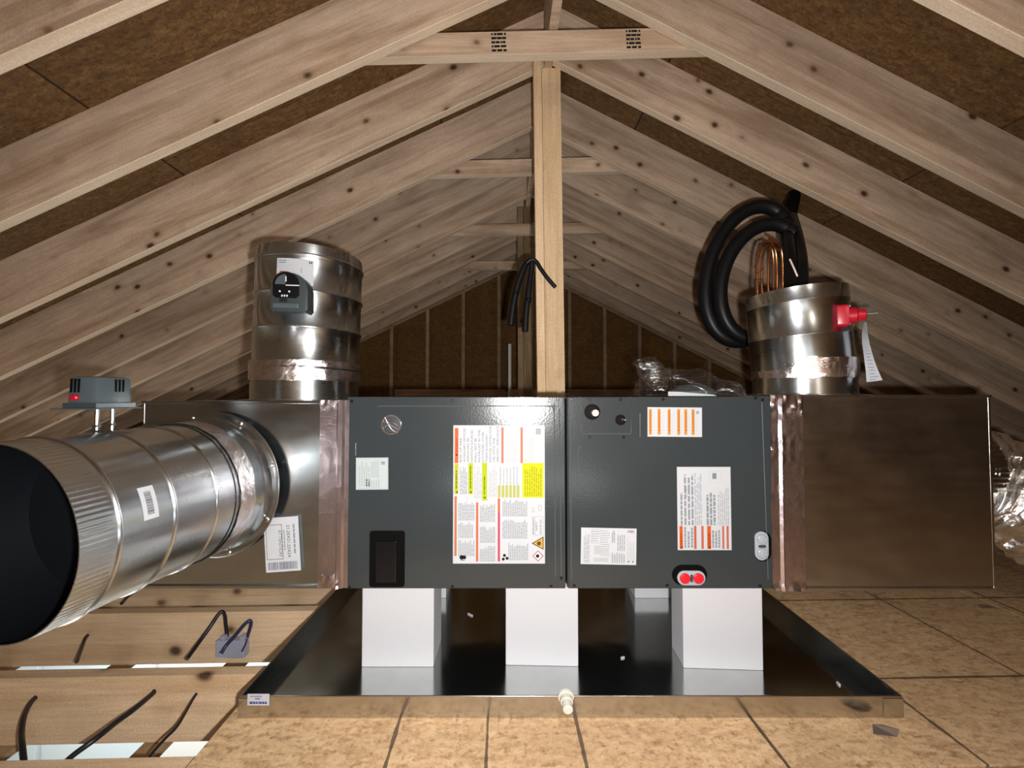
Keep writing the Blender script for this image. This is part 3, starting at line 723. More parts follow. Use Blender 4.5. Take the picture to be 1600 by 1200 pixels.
L.frame(.86, .60, .885, .63, .0008, (150, 160, 160)).frame(.93, .58, .96, .62, .0008, (140, 150, 150))
L.poly([(.855, .855), (.985, .805), (.985, .90)], (30, 28, 20), 2).poly([(.872, .855), (.977, .814), (.977, .891)], (226, 178, 74), 3).disc(.935, .855, .0058, (120, 64, 20), 4)
L.poly([(.925, .905), (.985, .945), (.925, .985), (.865, .945)], (180, 90, 110), 2).poly([(.925, .912), (.973, .945), (.925, .978), (.877, .945)], (238, 234, 238), 3).disc(.92, .945, .0048, (34, 24, 28), 4)
L.done()

L = Label(ah, 1057.5, 729.5, 1143, 859.5, FL, tilt=.0, label='tall white warning sticker with short orange bars at its foot')
for a0, a1, c in ((.035, .095, (228, 96, 30)), (.305, .35, (206, 104, 78)), (.44, .485, (206, 112, 86)), (.55, .62, (228, 96, 30)), (.83, .865, (206, 108, 86)), (.91, .95, (206, 108, 86))):
    L.rect(a0, .71, a1, .985, c)
L.text('WARNING', .088, .95, .034, .0060, 'U', (150, 54, 16)).text('CAUTION', .61, .95, .034, .0068, 'U', (90, 34, 14))
L.tri(.07, .965, .0032, 'U').tri(.59, .965, .0032, 'U')
for i, (a_, n_) in enumerate(((.05, 30), (.12, 34), (.19, 30), (.255, 27))):
    L.lines(a_, .06 if i else .3, a_+.05, .70, 1, 'U', (150, 155, 164), .7, seed=60+i, short=.1)
L.text('DO NOT', .185, .36, .030, .0062, 'U', (120, 125, 134))
L.lines(.11, .72, .30, .97, 3, 'U', (150, 155, 164), .55, seed=66).lines(.32, .06, .46, .70, 4, 'U', (178, 184, 194), .55, seed=67)
L.rect(.66, .075, .735, .145, (140, 146, 150)).frame(.60, .05, .82, .19, .0007, (190, 200, 200))
L.lines(.53, .30, .72, .70, 3, 'U', (150, 155, 164), .65, seed=68, short=.12).lines(.63, .72, .80, .97, 3, 'U', (150, 155, 164), .6, seed=69).lines(.75, .22, .97, .70, 6, 'U', (182, 186, 194), .5, seed=70)
L.done()

L = Label(ah, 1011.5, 636.5, 1097, 682.5, FL, tilt=.008, label='small white sticker with six orange stripes')
for i, a_ in enumerate((.025, .185, .37, .545, .675, .81)):
    L.rect(a_, .06, a_+.052, .93, (226, 148, 56)).tri(a_+.034, .78, .0020, 'U').lines(a_+.012, .12, a_+.046, .70, 1, 'U', (200, 118, 40), .6, seed=80+i, short=.05)
    L.lines(a_+.065, .1, a_+.115, .9, 2, 'U', (214, 212, 210), .4, seed=90+i)
L.rect(.89, .12, .945, .22, (170, 170, 180)); L.done()

L = Label(ah, 907.5, 825, 994.5, 882, FL, tilt=.02, label='white rating plate sticker with grey tables of print')
L.lines(.05, .1, .16, .95, 5, 'U', GR, .5, seed=101).lines(.19, .08, .34, .4, 5, 'R', GR, .35, seed=102).lines(.36, .06, .52, .55, 8, 'R', GR, .3, seed=103).rect(.24, .48, .36, .72, (202, 205, 210)).lines(.36, .55, .55, .78, 6, 'R', GR, .35, seed=104)
L.rect(.23, .82, .5, .93, (202, 205, 210)).text('A2L', .60, .17, .012, .006, 'U', (120, 124, 130)).lines(.55, .08, .62, .4, 2, 'U', (150, 154, 160), .5, seed=105).lines(.65, .08, .8, .62, 4, 'U', GR, .6, seed=106).lines(.55, .65, .8, .95, 6, 'U', GR, .6, seed=107)
L.lines(.83, .25, .97, .88, 4, 'U', (200, 204, 206), .5, seed=108).barcode(.84, .05, .96, .12, (110, 114, 118), n=16).disc(.86, .91, .0026, (130, 134, 138)).disc(.94, .91, .0026, (140, 144, 148))
L.frame(.19, .05, .36, .42, .0006, (150, 154, 160)); L.done()

L = Label(ah, 556.5, 715, 606.5, 765, FL, mat='paper_grey', tilt=-.008, label='small square silver sticker on the left panel')
L.frame(.03, .02, .97, .97, .0006, (170, 178, 178)).lines(.08, .08, .45, .9, 5, 'U', (186, 194, 194), .5, seed=111).lines(.47, .08, .72, .62, 4, 'U', (182, 190, 190), .5, seed=112).lines(.3, .66, .75, .94, 6, 'U', (186, 194, 194), .5, seed=113).rect(.78, .12, .9, .22, (160, 168, 168)); L.done()

# ------------------------------------------------------------------ plenums
def sheet_box(name, x0, x1, z0, z1, mat, parent, y0=None, y1=None, bow=.004, nx=16, nz=12):
    y0 = UY+.004 if y0 is None else y0; y1 = UYB-.004 if y1 is None else y1
    bm = bmesh.new(); b_box(bm, (x0, y0+.004, z0), (x1, y1, z1), .002)
    # slightly dished front sheet, standing inside folded edges
    g = [[None]*(nz+1) for _ in range(nx+1)]
    for i in range(nx+1):
        for j in range(nz+1):
            s, t = i/nx, j/nz
            d = -bow*(1-max(abs(2*s-1), abs(2*t-1)))           # cross-broken: lightly pyramid shaped
            d += .0016*mnoise.noise(Vector((s*2.3+x0*7, t*2.1, 1.3)))*min(1, 6*min(s, 1-s, t, 1-t))
            g[i][j] = bm.verts.new((x0+(x1-x0)*s, y0+d, z0+(z1-z0)*t))
    for i in range(nx):
        for j in range(nz): bm.faces.new((g[i][j], g[i+1][j], g[i+1][j+1], g[i][j+1]))
    return bm_obj(name, bm, mat, parent, .35)
def tape_strip(name, pts_fn, nu, nv, parent, amp=.002, seed=1, lumps=None):
    bm = bmesh.new(); g = []
    for i in range(nu+1):
        row = []
        for j in range(nv+1):
            p, n = pts_fn(i/nu, j/nv); a = amp*mnoise.noise(p*42+Vector((seed, 0, 0)))+amp*.7*mnoise.noise(p*95)
            if lumps: a += lumps(i/nu, j/nv)*abs(mnoise.noise(p*70+Vector((0, seed, 0))))*1.5
            row.append(bm.verts.new(p+n*(abs(a)+.0008)))
        g.append(row)
    for i in range(nu):
        for j in range(nv): bm.faces.new((g[i][j], g[i+1][j], g[i+1][j+1], g[i][j+1]))
    return bm_obj(name, bm, M['foil_wrap'] if 'wrap' in name else M['foil'], parent, .5)

lp = thing('left_plenum', 'shiny square galvanized plenum box on the left end of the air handler', 'plenum', 'plenum boxes on the air handler')
zt, zb_ = P(400, 627.5, UY).z, P(400, 918, UY).z
lx0 = P(219, 770, UY).x
sheet_box('casing', lx0, UX0+.006, zb_, zt, M['galv'], lp)
bm = bmesh.new()
b_box(bm, (lx0-.002, UY-.002, zt-.006), (UX0-.04, UY+.006, zt+.002), .001); b_box(bm, (lx0-.002, UY-.002, zb_-.002), (UX0-.04, UY+.006, zb_+.006), .001)
b_box(bm, (lx0-.001, UY+.0034, zb_), (lx0+.003, UY+.006, zt), 0)
bm_obj('folded_edge', bm, M['galv'], lp)
xa, xb = P(499, 770, UY).x, P(545, 770, UY).x
def lt(s, t): return Vector((xa+(xb-xa)*s, UY-.0012-(.006 if .62 < s < .8 else 0), zb_+(zt+.004-zb_)*t)), Vector((0, -1, 0))
tape_strip('foil_tape', lt, 14, 60, lp, .0012, 3, lambda s, t: .008 if (t < .07 or t > .95) and s < .7 else 0)
L = Label(lp, 414.5, 808, 467.5, 893, UY-.0055, tilt=-.07, name='sticker', label='white sticker with a size, the word ATTENTION and a barcode')
L.text('21.25X21.25X24', .655, .15, .088, .0085, 'D', (40, 40, 60)).lines(.82, .14, .90, .68, 1, 'D', (150, 152, 170), .6, seed=121, short=.02).lines(.55, .24, .60, .62, 1, 'D', (150, 152, 170), .6, seed=122, short=.05)
L.frame(.05, .13, .52, .77, .0013, (70, 74, 90)).text('ATTENTION', .40, .23, .072, .0105, 'D', (110, 118, 128)).lines(.1, .2, .37, .7, 4, 'D', (205, 212, 216), .3, seed=123).barcode(.06, .82, .92, .96, (110, 112, 130), n=34); L.done()

rp = thing('right_plenum', 'dull dark galvanized plenum box on the right end of the air handler', 'plenum', 'plenum boxes on the air handler')
rzt, rzb = P(1400, 618.5, UY).z, P(1400, 921, UY).z
rx1 = P(1553, 770, UY).x
sheet_box('casing', UX1-.004, rx1, rzb, rzt, M['galv_dark'], rp, bow=-.003)
bm = bmesh.new()
b_box(bm, (UX1+.06, UY-.002, rzt-.005), (rx1+.002, UY+.006, rzt+.003), .001); b_box(bm, (rx1-.004, UY+.0034, rzb), (rx1+.002, UY+.006, rzt), 0); b_box(bm, (UX1+.06, UY-.002, rzb-.002), (rx1+.002, UY+.006, rzb+.005), .001)
bm_obj('folded_edge', bm, M['galv_dark'], rp)
xa2, xb2 = P(1201, 770, UY).x, P(1256, 770, UY).x
def rt_(s, t):
    xl = xa2+(xb2-xa2)*.12*(.5+.5*mnoise.noise(Vector((t*6, 0, 2)))) if s < .01 else xa2+(xb2-xa2)*s
    return Vector((xl, UY-.0012-(.005 if .3 < s < .42 else 0), rzb-.003+(rzt+.005-rzb)*t)), Vector((0, -1, 0))
tape_strip('foil_tape', rt_, 14, 60, rp, .0016, 9, lambda s, t: .007 if t > .88 or (.66 < t < .78 and s < .7) or t < .03 else 0)
# round take-off on the right side with a crimped end
cy, czc, R = 1.43, P(1570, 745, 1.26).z, .175
def crimp(t0, t1, n=70, amp=.0032):
    return lambda t, r, th: r-(amp*(.5-.5*math.cos(n*th))*min(1, max(0, (t-t0)/(t1-t0))) if t > t0 else 0)
bm = bmesh.new()
b_lathe(bm, [(0, R+.02), (.002, R+.02), (.003, R), (.06, R), (.066, R+.004), (.072, R), (.10, R), (.115, R), (.13, R), (.15, R-.002)], (rx1, cy, czc), (1, 0, 0), 280, crimp(.10, .115))
bm_obj('takeoff_collar', bm, M['galv_dark'], rp, .9)
# flexible foil duct from the collar
fd = thing('flex_duct', 'crumpled silver foil flexible duct at the right edge of the picture', 'flexible duct')
path = catmull([(rx1+.10, cy, czc-.005), (rx1+.18, cy-.01, czc-.03), (rx1+.30, cy-.04, czc-.10), (rx1+.5, cy-.08, czc-.19), (rx1+.8, cy-.12, czc-.25), (rx1+1.2, cy-.12, czc-.26)], 30)
bm = bmesh.new(); rings = []; up = Vector((0, 0, 1))
for i, p in enumerate(path):
    t = (path[min(i+1, len(path)-1)]-path[max(i-1, 0)]).normalized(); w = t.cross(up).normalized(); q = w.cross(t); ring = []
    for k in range(56):
        th = 2*PI*k/56; d = w*math.cos(th)+q*math.sin(th)
        rr = .168+.006*math.sin(i*1.15)+.020*mnoise.noise((p+d*.17)*14)+.010*mnoise.noise((p+d*.17)*34)
        if i < 4: rr = .168
        ring.append(bm.verts.new(p+d*rr))
    rings.append(ring)
for A, B in zip(rings, rings[1:]):
    for k in range(56): bm.faces.new((A[k], A[(k+1) % 56], B[(k+1) % 56], B[k]))
bm_obj('foil_jacket', bm, M['foil_flex'], fd, .45)

# ------------------------------------------------------------------ round dampers
def rib_profile(r, t0, t1, ribs, h=.005, w=.0065):
    out = [(t0, r)]
    for b in ribs: out += [(b-w, r), (b-w*.5, r+h*.8), (b, r+h), (b+w*.5, r+h*.8), (b+w, r)]
    out.append((t1, r)); return out
def round_wrinkle(name, org, axis, r, t0, t1, parent, seed, amp=.0022):
    x, y, a = frame(axis); org = Vector(org)
    def f(s, t):
        th = 2*PI*s; d = x*math.cos(th)+y*math.sin(th); e = .006*mnoise.noise(Vector((s*30, seed, t*2)))
        return org+a*(t0+(t1-t0)*t+(e if t in (0, 1) else 0))+d*r, d
    return tape_strip(name, f, 150, 10, parent, amp, seed)

# upright damper on the left plenum
C1 = Vector((P(479, 615, 1.43).x, 1.43, zt+.002)); R1 = .166
ld = thing('left_damper', 'tall round galvanized damper standing on the left plenum with a grey dial', 'damper')
ax1 = Vector((.024, 0, 1)).normalized()
lathe('base_flange', [(0, R1+.03), (.002, R1+.03), (.004, R1+.001), (.10, R1+.001)], C1, (0, 0, 1), M['galv_up'], ld, 96)
Zr = [CZ+z-C1.z for z in (.215, .326, .4375)]; top1 = CZ+.474-C1.z
bm = bmesh.new()
b_lathe(bm, [(t, r) for t, r in rib_profile(R1, .095, top1-.045, [.105]+Zr)]+[(top1-.035, R1), (top1-.02, R1), (top1, R1-.002), (top1, R1-.004), (.1, R1-.004)], C1, ax1, 220,
        lambda t, r, th: r-(.0009*(.5-.5*math.cos(110*th)) if (t > top1-.04 and r > R1-.003) else 0))
bm_obj('damper_tube', bm, M['galv_up'], ld, .9)
lathe('damper_blade', [(0, R1-.006), (.003, R1-.006), (.003, .0001)], C1+ax1*.2, ax1, M['galv_dark'], ld, 48)
round_wrinkle('foil_wrap', C1, (0, 0, 1), R1+.003, .062, .125, ld, 4, .003)
# dial actuator on its front
def on_tube(C, ax, R_, u, v):                         # outward frame of the tube where the lens sees pixel u,v
    d0 = P(u, v, 1)-Vector((0, 0, CZ)); o = Vector((0, 0, CZ)); a = Vector(ax).normalized()
    m = o-C; dd = d0-a*d0.dot(a); mm = m-a*m.dot(a); A_ = dd.dot(dd); B_ = 2*dd.dot(mm); C_ = mm.dot(mm)-R_*R_
    t = (-B_-math.sqrt(B_*B_-4*A_*C_))/(2*A_); p = o+d0*t; n = p-C; n = (n-a*n.dot(a)).normalized(); return p, n
p, n = on_tube(C1, ax1, R1, 461, 462)
n = Vector((.12, -1, 0)).normalized()                  # the housing faces the room
xr = Vector((0, 0, 1)).cross(n).normalized(); xr = -xr if xr.x < 0 else xr
def mat_face(p, n, up=Vector((0, 0, 1))):               # local x right, z up, -y outward
    yb = -n; z = (up-yb*up.dot(yb)).normalized(); x = yb.cross(z); return Matrix(((x.x, yb.x, z.x, p.x), (x.y, yb.y, z.y, p.y), (x.z, yb.z, z.z, p.z), (0, 0, 0, 1)))
mw = mat_face(p, n)
W, Hh = .106, .118
def arch(w, h, z0=None, n_=14):                          # square foot, round head
    z0 = -h/2 if z0 is None else z0; r = w/2; zc = z0+h-r; o = [(-w/2+.008, z0), (w/2-.008, z0), (w/2, z0+.008)]
    o += [(r*math.cos(PI*i/n_), zc+r*math.sin(PI*i/n_)) for i in range(n_+1)]+[(-w/2, z0+.008)]; return o
act = prism('actuator', arch(W, Hh), -.045, .012, M['grey_dark'], ld, .006); act.matrix_world = mw; act['label'] = 'dark grey actuator housing with a black dial face'
q = prism('dial_face', arch(.074, .078, -.018), -.0475, -.044, M['glossy_black'], act, .001)
for o_ in (q,): o_.matrix_world = mw
q.location = q.location; q.matrix_world = mw @ Matrix.Translation((-.008, 0, 0))
pl = prism('indicator', [(.030*math.cos(t_), .026+.030*math.sin(t_)) for t_ in [PI*.5+PI*.5*i/8 for i in range(9)]]+[(-.001, .026), ], -.0488, -.0476, M['grey_plastic'], act); pl.matrix_world = mw @ Matrix.Translation((-.008, 0, -.004))
bm = bmesh.new(); b_box(bm, (-.008, -.0495, .018), (.030, -.0476, .021), .0005); b_box(bm, (-.009, -.0495, .030), (-.006, -.0476, .046), .0005)
for x_ in (-.024, .002): b_lathe(bm, [(0, .0028), (.0014, .0028), (.0014, .0001)], (x_, -.0476, .001), (0, -1, 0), 10)
for x_ in (-.020, -.013, -.006): b_box(bm, (x_, -.0486, -.0145), (x_+.004, -.0476, -.009))
o_ = bm_obj('dial_marks', bm, plain('pale dial print', srgb(200, 206, 208), .5), act, .5); o_.matrix_world = mw
bm = bmesh.new(); b_box(bm, (-.043, -.053, -.049), (.030, -.045, -.034), .003); o_ = bm_obj('terminal_cover', bm, M['grey_plastic'], act); o_.matrix_world = mw
o_ = box('terminal_block', (-.026, -.0485, -.030), (-.003, -.0445, -.016), M['black'], act, .001, mw)
o_ = box('red_tab', (-.024, -.047, .053), (-.008, -.03, .0605), M['red'], act, .001, mw)
# its white leaflet on the tube, wrapped round the metal
p1, n1 = on_tube(C1, ax1, R1+.0006, 460, 424)
LW, LHh = .108, .080
Lb = Label(ld, 0, 0, 0, 0, 0, name='leaflet', label='white card tucked behind the dial', mw=Matrix(), size=(LW, LHh), wrap=(C1, ax1, R1, p1))
Lb.lines(.06, .06, .3, .12, 1, 'R', (130, 134, 136), .6, seed=131).lines(.06, .14, .3, .2, 1, 'R', (130, 134, 136), .6, seed=132).lines(.06, .26, .5, .42, 3, 'R', (210, 216, 216), .4, seed=133).rect(.87, .05, .95, .14, (40, 44, 46)).rect(.89, .07, .925, .11, (236, 238, 240), 3).lines(.66, .35, .69, .56, 1, 'D', (160, 168, 168), .8, seed=134); Lb.done()

# upright damper on the right plenum
C2 = Vector((P(1254, 615, 1.43).x, 1.43, rzt+.003)); R2 = .149
rd = thing('right_damper', 'shorter round galvanized damper standing on the right plenum with a red plug', 'damper')
lathe('base_flange', [(0, R2+.025), (.002, R2+.025), (.004, R2+.001), (.11, R2+.001)], C2, (0, 0, 1), M['galv_up'], rd, 96)
ax2 = Vector((-.068, .0, 1)).normalized()
t2 = CZ+.352-C2.z
lathe('damper_tube', rib_profile(R2, .09, t2, [.195, .305], .0018, .003)+[(t2, R2-.004), (.1, R2-.004)], C2, ax2, M['galv_up'], rd, 120, .9)
round_wrinkle('foil_wrap', C2, (0, 0, 1), R2+.003, .055, .118, rd, 8, .003)
lathe('damper_blade', [(0, R2-.006), (.003, R2-.006), (.003, .0001)], C2+ax2*.15, ax2, M['galv_dark'], rd, 48)
p, n = on_tube(C2, ax2, R2, 1318, 494)
mw = mat_face(p, Vector((.86, -.5, 0)).normalized(), ax2)
plug = prism('red_plug', stadium(0, 0, .062, .066, 5, .008), -.010, .02, M['red'], rd, .003); plug.matrix_world = mw; plug['label'] = 'red plug body with a thin metal shaft'
o_ = lathe('knob', [(.006, .024), (.030, .024), (.034, .020), (.052, .017), (.055, .012), (.055, .0001)], (0, 0, 0), (0, -1, 0), M['red'], plug, 24, .6); o_.matrix_world = mw
o_ = lathe('shaft', [(.05, .0035), (.082, .0032), (.083, .0001)], (0, 0, .002), (0, -1, 0), M['steel'], plug, 10); o_.matrix_world = mw
bm = bmesh.new()
for sx in (-1, 1):
    for sz in (-1, 1): b_lathe(bm, [(0, .0045), (.003, .0045), (.004, .003), (.004, .0001)], (sx*.026, -.010, sz*.027), (0, -1, 0), 10)
o_ = bm_obj('plug_screw', bm, M['steel'], plug, .5); o_.matrix_world = mw
# hanging white tag, curled
tg = thing('paper_tag', 'long white paper tag hanging from the red plug', 'tag')
bm = bmesh.new(); rows = []
prof = [(1350, 503, 1353, 503, 0), (1347, 520, 1355, 520, .002), (1347, 535, 1358, 535, .004), (1349, 550, 1362, 550, .004), (1351, 566, 1367, 566, .001), (1353, 582, 1373, 581, -.006), (1354, 597, 1379, 594, -.016)]
for u0, v0, u1, v1, dy in prof:
    a, b = P(u0, v0, 1.30+dy), P(u1, v1, 1.27+dy); rows.append([a, a.lerp(b, .5)+Vector((0, -.003, 0)), b])
for k_ in range(len(rows)-1):
    for j in range(2):
        for th_ in (0,):
            vs = [bm.verts.new(x) for x in (rows[k_][j], rows[k_+1][j], rows[k_+1][j+1], rows[k_][j+1])]; bm.faces.new(vs)
bmesh.ops.remove_doubles(bm, verts=bm.verts, dist=1e-6)
bmesh.ops.solidify(bm, geom=list(bm.faces), thickness=.0005)
sh = bm_obj('tag_sheet', bm, M['paper'], tg, .6)
vs, fs = [], []
rng = random.Random(8)
for k_ in range(1, len(rows)-1):
    for sub in (.2, .55, .85):
        A = rows[k_][0].lerp(rows[k_+1][0], sub); B = rows[k_][2].lerp(rows[k_+1][2], sub); mid = rows[k_][1].lerp(rows[k_+1][1], sub)
        a, b = A.lerp(B, .15), A.lerp(B, rng.uniform(.5, .85)); off = Vector((0, -.0042, 0)); dz = Vector((0, 0, .0022))
        fs.append(tuple(range(len(vs), len(vs)+4))); vs += [a+off, b+off, b+off+dz, a+off+dz]
me = bpy.data.meshes.new('tag_text'); me.from_pydata(vs, [], fs); new_obj('tag_text', me, ink((150, 160, 190)), sh)['kind'] = 'stuff'

# big round duct in the foreground, ending open towards the left
fdct = thing('round_duct', 'large round galvanized duct reaching forward from the left plenum, open black end', 'duct')
E0, E1 = Vector((-.836, 1.168, P(300, 757, 1.165).z)), Vector((-.892, .722, CZ-.256))
axd = (E1-E0).normalized(); LD = (E1-E0).length; RD = .1755
lathe('start_flange', [(0, RD+.028), (.002, RD+.028), (.004, RD+.024), (.006, RD+.010), (.018, RD+.004), (.03, RD+.002), (.12, RD+.002)], E0, axd, M['galv'], fdct, 120, .9)
ribs = [E0.y-yy for yy in (.995, .889, .781)]
prof = rib_profile(RD, .085, LD-.055, [.10]+ribs, .004, .0045)+[(LD-.046, RD), (LD-.03, RD), (LD, RD-.002), (LD, RD-.004), (LD-.055, RD-.006), (LD-.07, RD-.006)]
bm = bmesh.new()
b_lathe(bm, prof, E0, axd, 440, lambda t, r, th: r-(.0022*(.5-.5*math.cos(110*th))*min(1, (t-(LD-.055))/.02)*min(1, max(0, (LD+.004-t)/.03)) if t > LD-.055 and r > RD-.0045 else 0))
bm_obj('duct_tube', bm, M['galv_round'], fdct, .9)
lathe('black_liner', [(LD-.003, RD-.0075), (.30, RD-.0075), (.29, RD-.008), (.29, .0001)], E0, axd, M['liner'], fdct, 72)
round_wrinkle('foil_wrap', E0, axd, RD+.0035, .06, .11, fdct, 12, .002)
bm = bmesh.new(); xf, yf, af = frame(axd)
for i in range(8):
    th = 2*PI*i/8+.3; b_lathe(bm, [(0, .006), (.003, .006), (.005, .004), (.005, .0001)], E0+axd*.003+(xf*math.cos(th)+yf*math.sin(th))*(RD+.018), axd, 10)
bm_obj('flange_screw', bm, M['steel'], fdct, .5)
# barcode sticker bent round the tube
def on_duct(u, v): return on_tube(E0, axd, RD, u, v)
def curved_label(u, v, w, h, rot):
    p, n = on_duct(u, v); t = axd; c = n.cross(t).normalized()
    th0 = math.atan2((p-E0).dot(yf), (p-E0).dot(xf)); s0 = (p-E0).dot(axd)
    def pt(a, b, dr):
        a2 = a*math.cos(rot)-b*math.sin(rot); b2 = a*math.sin(rot)+b*math.cos(rot)
        th = th0+b2/RD; return E0+axd*(s0+a2)+(xf*math.cos(th)+yf*math.sin(th))*(RD+dr)
    vs, fs = [], []
    for i in range(5):
        for j in range(9): vs.append(pt((i/4-.5)*w, (j/8-.5)*h, .0007))
    for i in range(4):
        for j in range(8): fs.append((i*9+j, i*9+j+1, i*9+j+10, i*9+j+9))
    me = bpy.data.meshes.new('barcode_sticker'); me.from_pydata(vs, [], fs)
    for q_ in me.polygons: q_.use_smooth = True
    o = new_obj('barcode_sticker', me, M['paper'], fdct); o['label'] = 'small white barcode sticker'
    vs, fs = [], []; rng = random.Random(3); b = -.36
    while b < .36:
        hh = rng.choice((.010, .018, .028))
        for k_ in (0,):
            fs.append(tuple(range(len(vs), len(vs)+4))); vs += [pt(-.22*w, b*h, .0010), pt(.22*w, b*h, .0010), pt(.22*w, (b+hh)*h, .0010), pt(-.22*w, (b+hh)*h, .0010)]
        b += hh+rng.choice((.012, .02))
    me = bpy.data.meshes.new('print'); me.from_pydata(vs, [], fs); new_obj('print', me, ink((80, 80, 84)), o)
curved_label(233, 785, .030, .064, .0)
# actuator on top of the duct
zA, zB = P(150, 634, .90).z, P(150, 588, .90).z
ax0_, axc = P(104, 610, .90).x, P(150, 610, .90).x; hgt = zB-zA
c = Vector(((ax0_+axc)/2, .944, zA)); hw2, hd2 = (axc-ax0_)/2, .044
mwA = Matrix.Translation(c)
pltw = box('mounting_plate', (-hw2-.022, -hd2-.012, -.0085), (hw2+.010, hd2+.016, -.0055), M['grey_plastic'], fdct, .001, mwA)
bm = bmesh.new(); b_box(bm, (-hw2, -hd2, 0), (hw2, hd2, hgt), .008)
for v in bm.verts:
    k_ = v.co.z/hgt; v.co.x *= 1-.06*k_; v.co.y *= 1-.06*k_
ac2 = bm_obj('actuator', bm, M['grey_plastic'], fdct, .5, mwA); ac2['label'] = 'grey finned actuator box on top of the duct'
box('base_rim', (-hw2-.004, -hd2-.004, -.0055), (hw2+.004, hd2+.004, .006), M['grey_dark'], ac2, .001, mwA)
for x_ in (-.024, -.016, -.008): box('vent_slot', (x_, -hd2-.0005, hgt*.45), (x_+.0032, -hd2+.006, hgt*.92), M['hole'], ac2, 0, mwA)
for y_ in (.0, .009, .018): box('vent_slot', (hw2-.006, y_, hgt*.48), (hw2+.0003, y_+.0035, hgt*.92), M['hole'], ac2, 0, mwA)
bm = bmesh.new(); b_lathe(bm, [(0, .0065), (.005, .0065), (.007, .0045), (.007, .0001)], (-.010, -hd2, hgt*.28), (0, -1, 0), 16); b_box(bm, (-.019, -hd2-.006, hgt*.20), (-.010, -hd2+.001, hgt*.36), .001)
bm_obj('red_button', bm, M['red'], ac2, .5, mwA)
ztop = lambda yy: (E0+axd*((E0.y-yy)/(-axd.y))).z+RD
for u_ in (152, 176):
    yy = .902 if u_ == 152 else .95; xx = P(u_, 640, yy).x; z_ = ztop(yy)-.012
    bm = bmesh.new(); b_lathe(bm, [(0, .0042), (c.z-.008-z_, .0042)], (xx, yy, z_), (0, 0, 1), 12); b_lathe(bm, [(.020, .008), (.026, .008)], (xx, yy, z_), (0, 0, 1), 6)
    bm_obj('stand_off', bm, M['steel'], fdct, .5)

# ------------------------------------------------------------------ line set coil
ls = thing('line_set', 'big loop of black insulated refrigerant hose hanging behind the right damper', 'hose')
LS = 1.80
def ell(cu, cv, ru, rv, tilt, D, a0, a1, n=26):
    out = []
    for i in range(n+1):
        t = a0+(a1-a0)*i/n; x = ru*math.cos(t); y = rv*math.sin(t)
        out.append(P(cu+x*math.cos(tilt)+y*math.sin(tilt), cv-(-x*math.sin(tilt)+y*math.cos(tilt)), D+.05*math.sin(t*.5)))
    return out
tube('insulated_hose', [P(1240, 306, 2.10), P(1237, 322, 2.05), P(1232, 342, 1.95)]+ell(1172, 428, 66, 108, .28, LS, 1.15, 5.6, 30), .031, M['rubber'], ls, 16, 3)
tube('insulated_hose', [P(1236, 316, 2.08), P(1228, 335, 1.98), P(1222, 350, 1.9)]+ell(1192, 440, 64, 92, .30, LS-.05, 1.25, 5.3, 30), .030, M['rubber'], ls, 16, 3)
tube('insulated_hose', [P(1236, 340, 1.9), P(1243, 365, 1.80), P(1249, 395, 1.70), P(1251, 425, 1.60), P(1251, 470, 1.52)], .026, M['rubber'], ls, 14)
tube('insulated_hose', [P(1228, 345, 1.9), P(1229, 375, 1.75), P(1232, 405, 1.65), P(1236, 440, 1.58), P(1240, 480, 1.52)], .028, M['rubber'], ls, 14)
cp = thing('copper_coil', 'bare copper tube coil rising from the right damper', 'copper tube')
for i, (u0, ru, D) in enumerate(((1196, 13, 1.56), (1199, 15, 1.54), (1212, 11, 1.52), (1207, 16, 1.58))):
    pts = [P(u0-ru, 470, D), P(u0-ru-1, 430, D), P(u0-ru+1, 402, D), P(u0-ru*.5, 383, D+.01), P(u0+ru*.2, 378+2*i, D+.02), P(u0+ru*.8, 390, D+.03), P(u0+ru, 415, D+.04), P(u0+ru, 470, D+.05)]
    tube('copper_tube', pts, .0042, M['copper'], cp, 8, 6)
tube('tube_end', [P(1203, 371, 1.55), P(1217, 380, 1.50)], .0062, M['copper'], cp, 10, 1)
tube('thin_wire', [P(1196, 448, 1.5), P(1190, 436, 1.5), P(1183, 437, 1.5), P(1181, 432, 1.5), P(1188, 424, 1.5), P(1194, 418, 1.52)], .0016, M['copper'], cp, 6)
tube('pale_wire', [P(1234, 405, 1.50), P(1240, 418, 1.49), P(1246, 432, 1.49)], .0032, plain('pale wire', srgb(226, 206, 190), .4), cp, 8)

# ------------------------------------------------------------------ plastic bag with a part in it, on the air handler
pb = thing('plastic_bag', 'crumpled clear plastic bag with a grey part inside, lying on the air handler', 'plastic bag')
bm = bmesh.new(); g = bmesh.ops.create_uvsphere(bm, u_segments=56, v_segments=28, radius=1)
bD = 1.34
pL, pR = P(1008, 612, bD), P(1150, 612, bD)
cx, hw_ = (pL.x+pR.x)/2, (pR.x-pL.x)/2+.03
for v in bm.verts:
    s = v.co.x; hgt = .072+.0*s
    z = v.co.z
    hh = .062*(1-.25*s) if s > -.45 else .062+(.050*(-s-.45)/.55)
    q = Vector((cx+s*hw_, bD+v.co.y*.085, UT+.002+max(0, z)*hh*1.35 if z > 0 else UT+.002+.004*z+.004))
    q += Vector((mnoise.noise(q*19), mnoise.noise(q*19+Vector((7, 0, 0))), mnoise.noise(q*19+Vector((0, 7, 0)))))*.014
    q += Vector((mnoise.noise(q*48), mnoise.noise(q*48+Vector((7, 0, 0))), mnoise.noise(q*48+Vector((0, 7, 0)))))*.007
    q.z = max(q.z, UT+.001); v.co = q
bm_obj('bag_film', bm, M['film'], pb, .5)
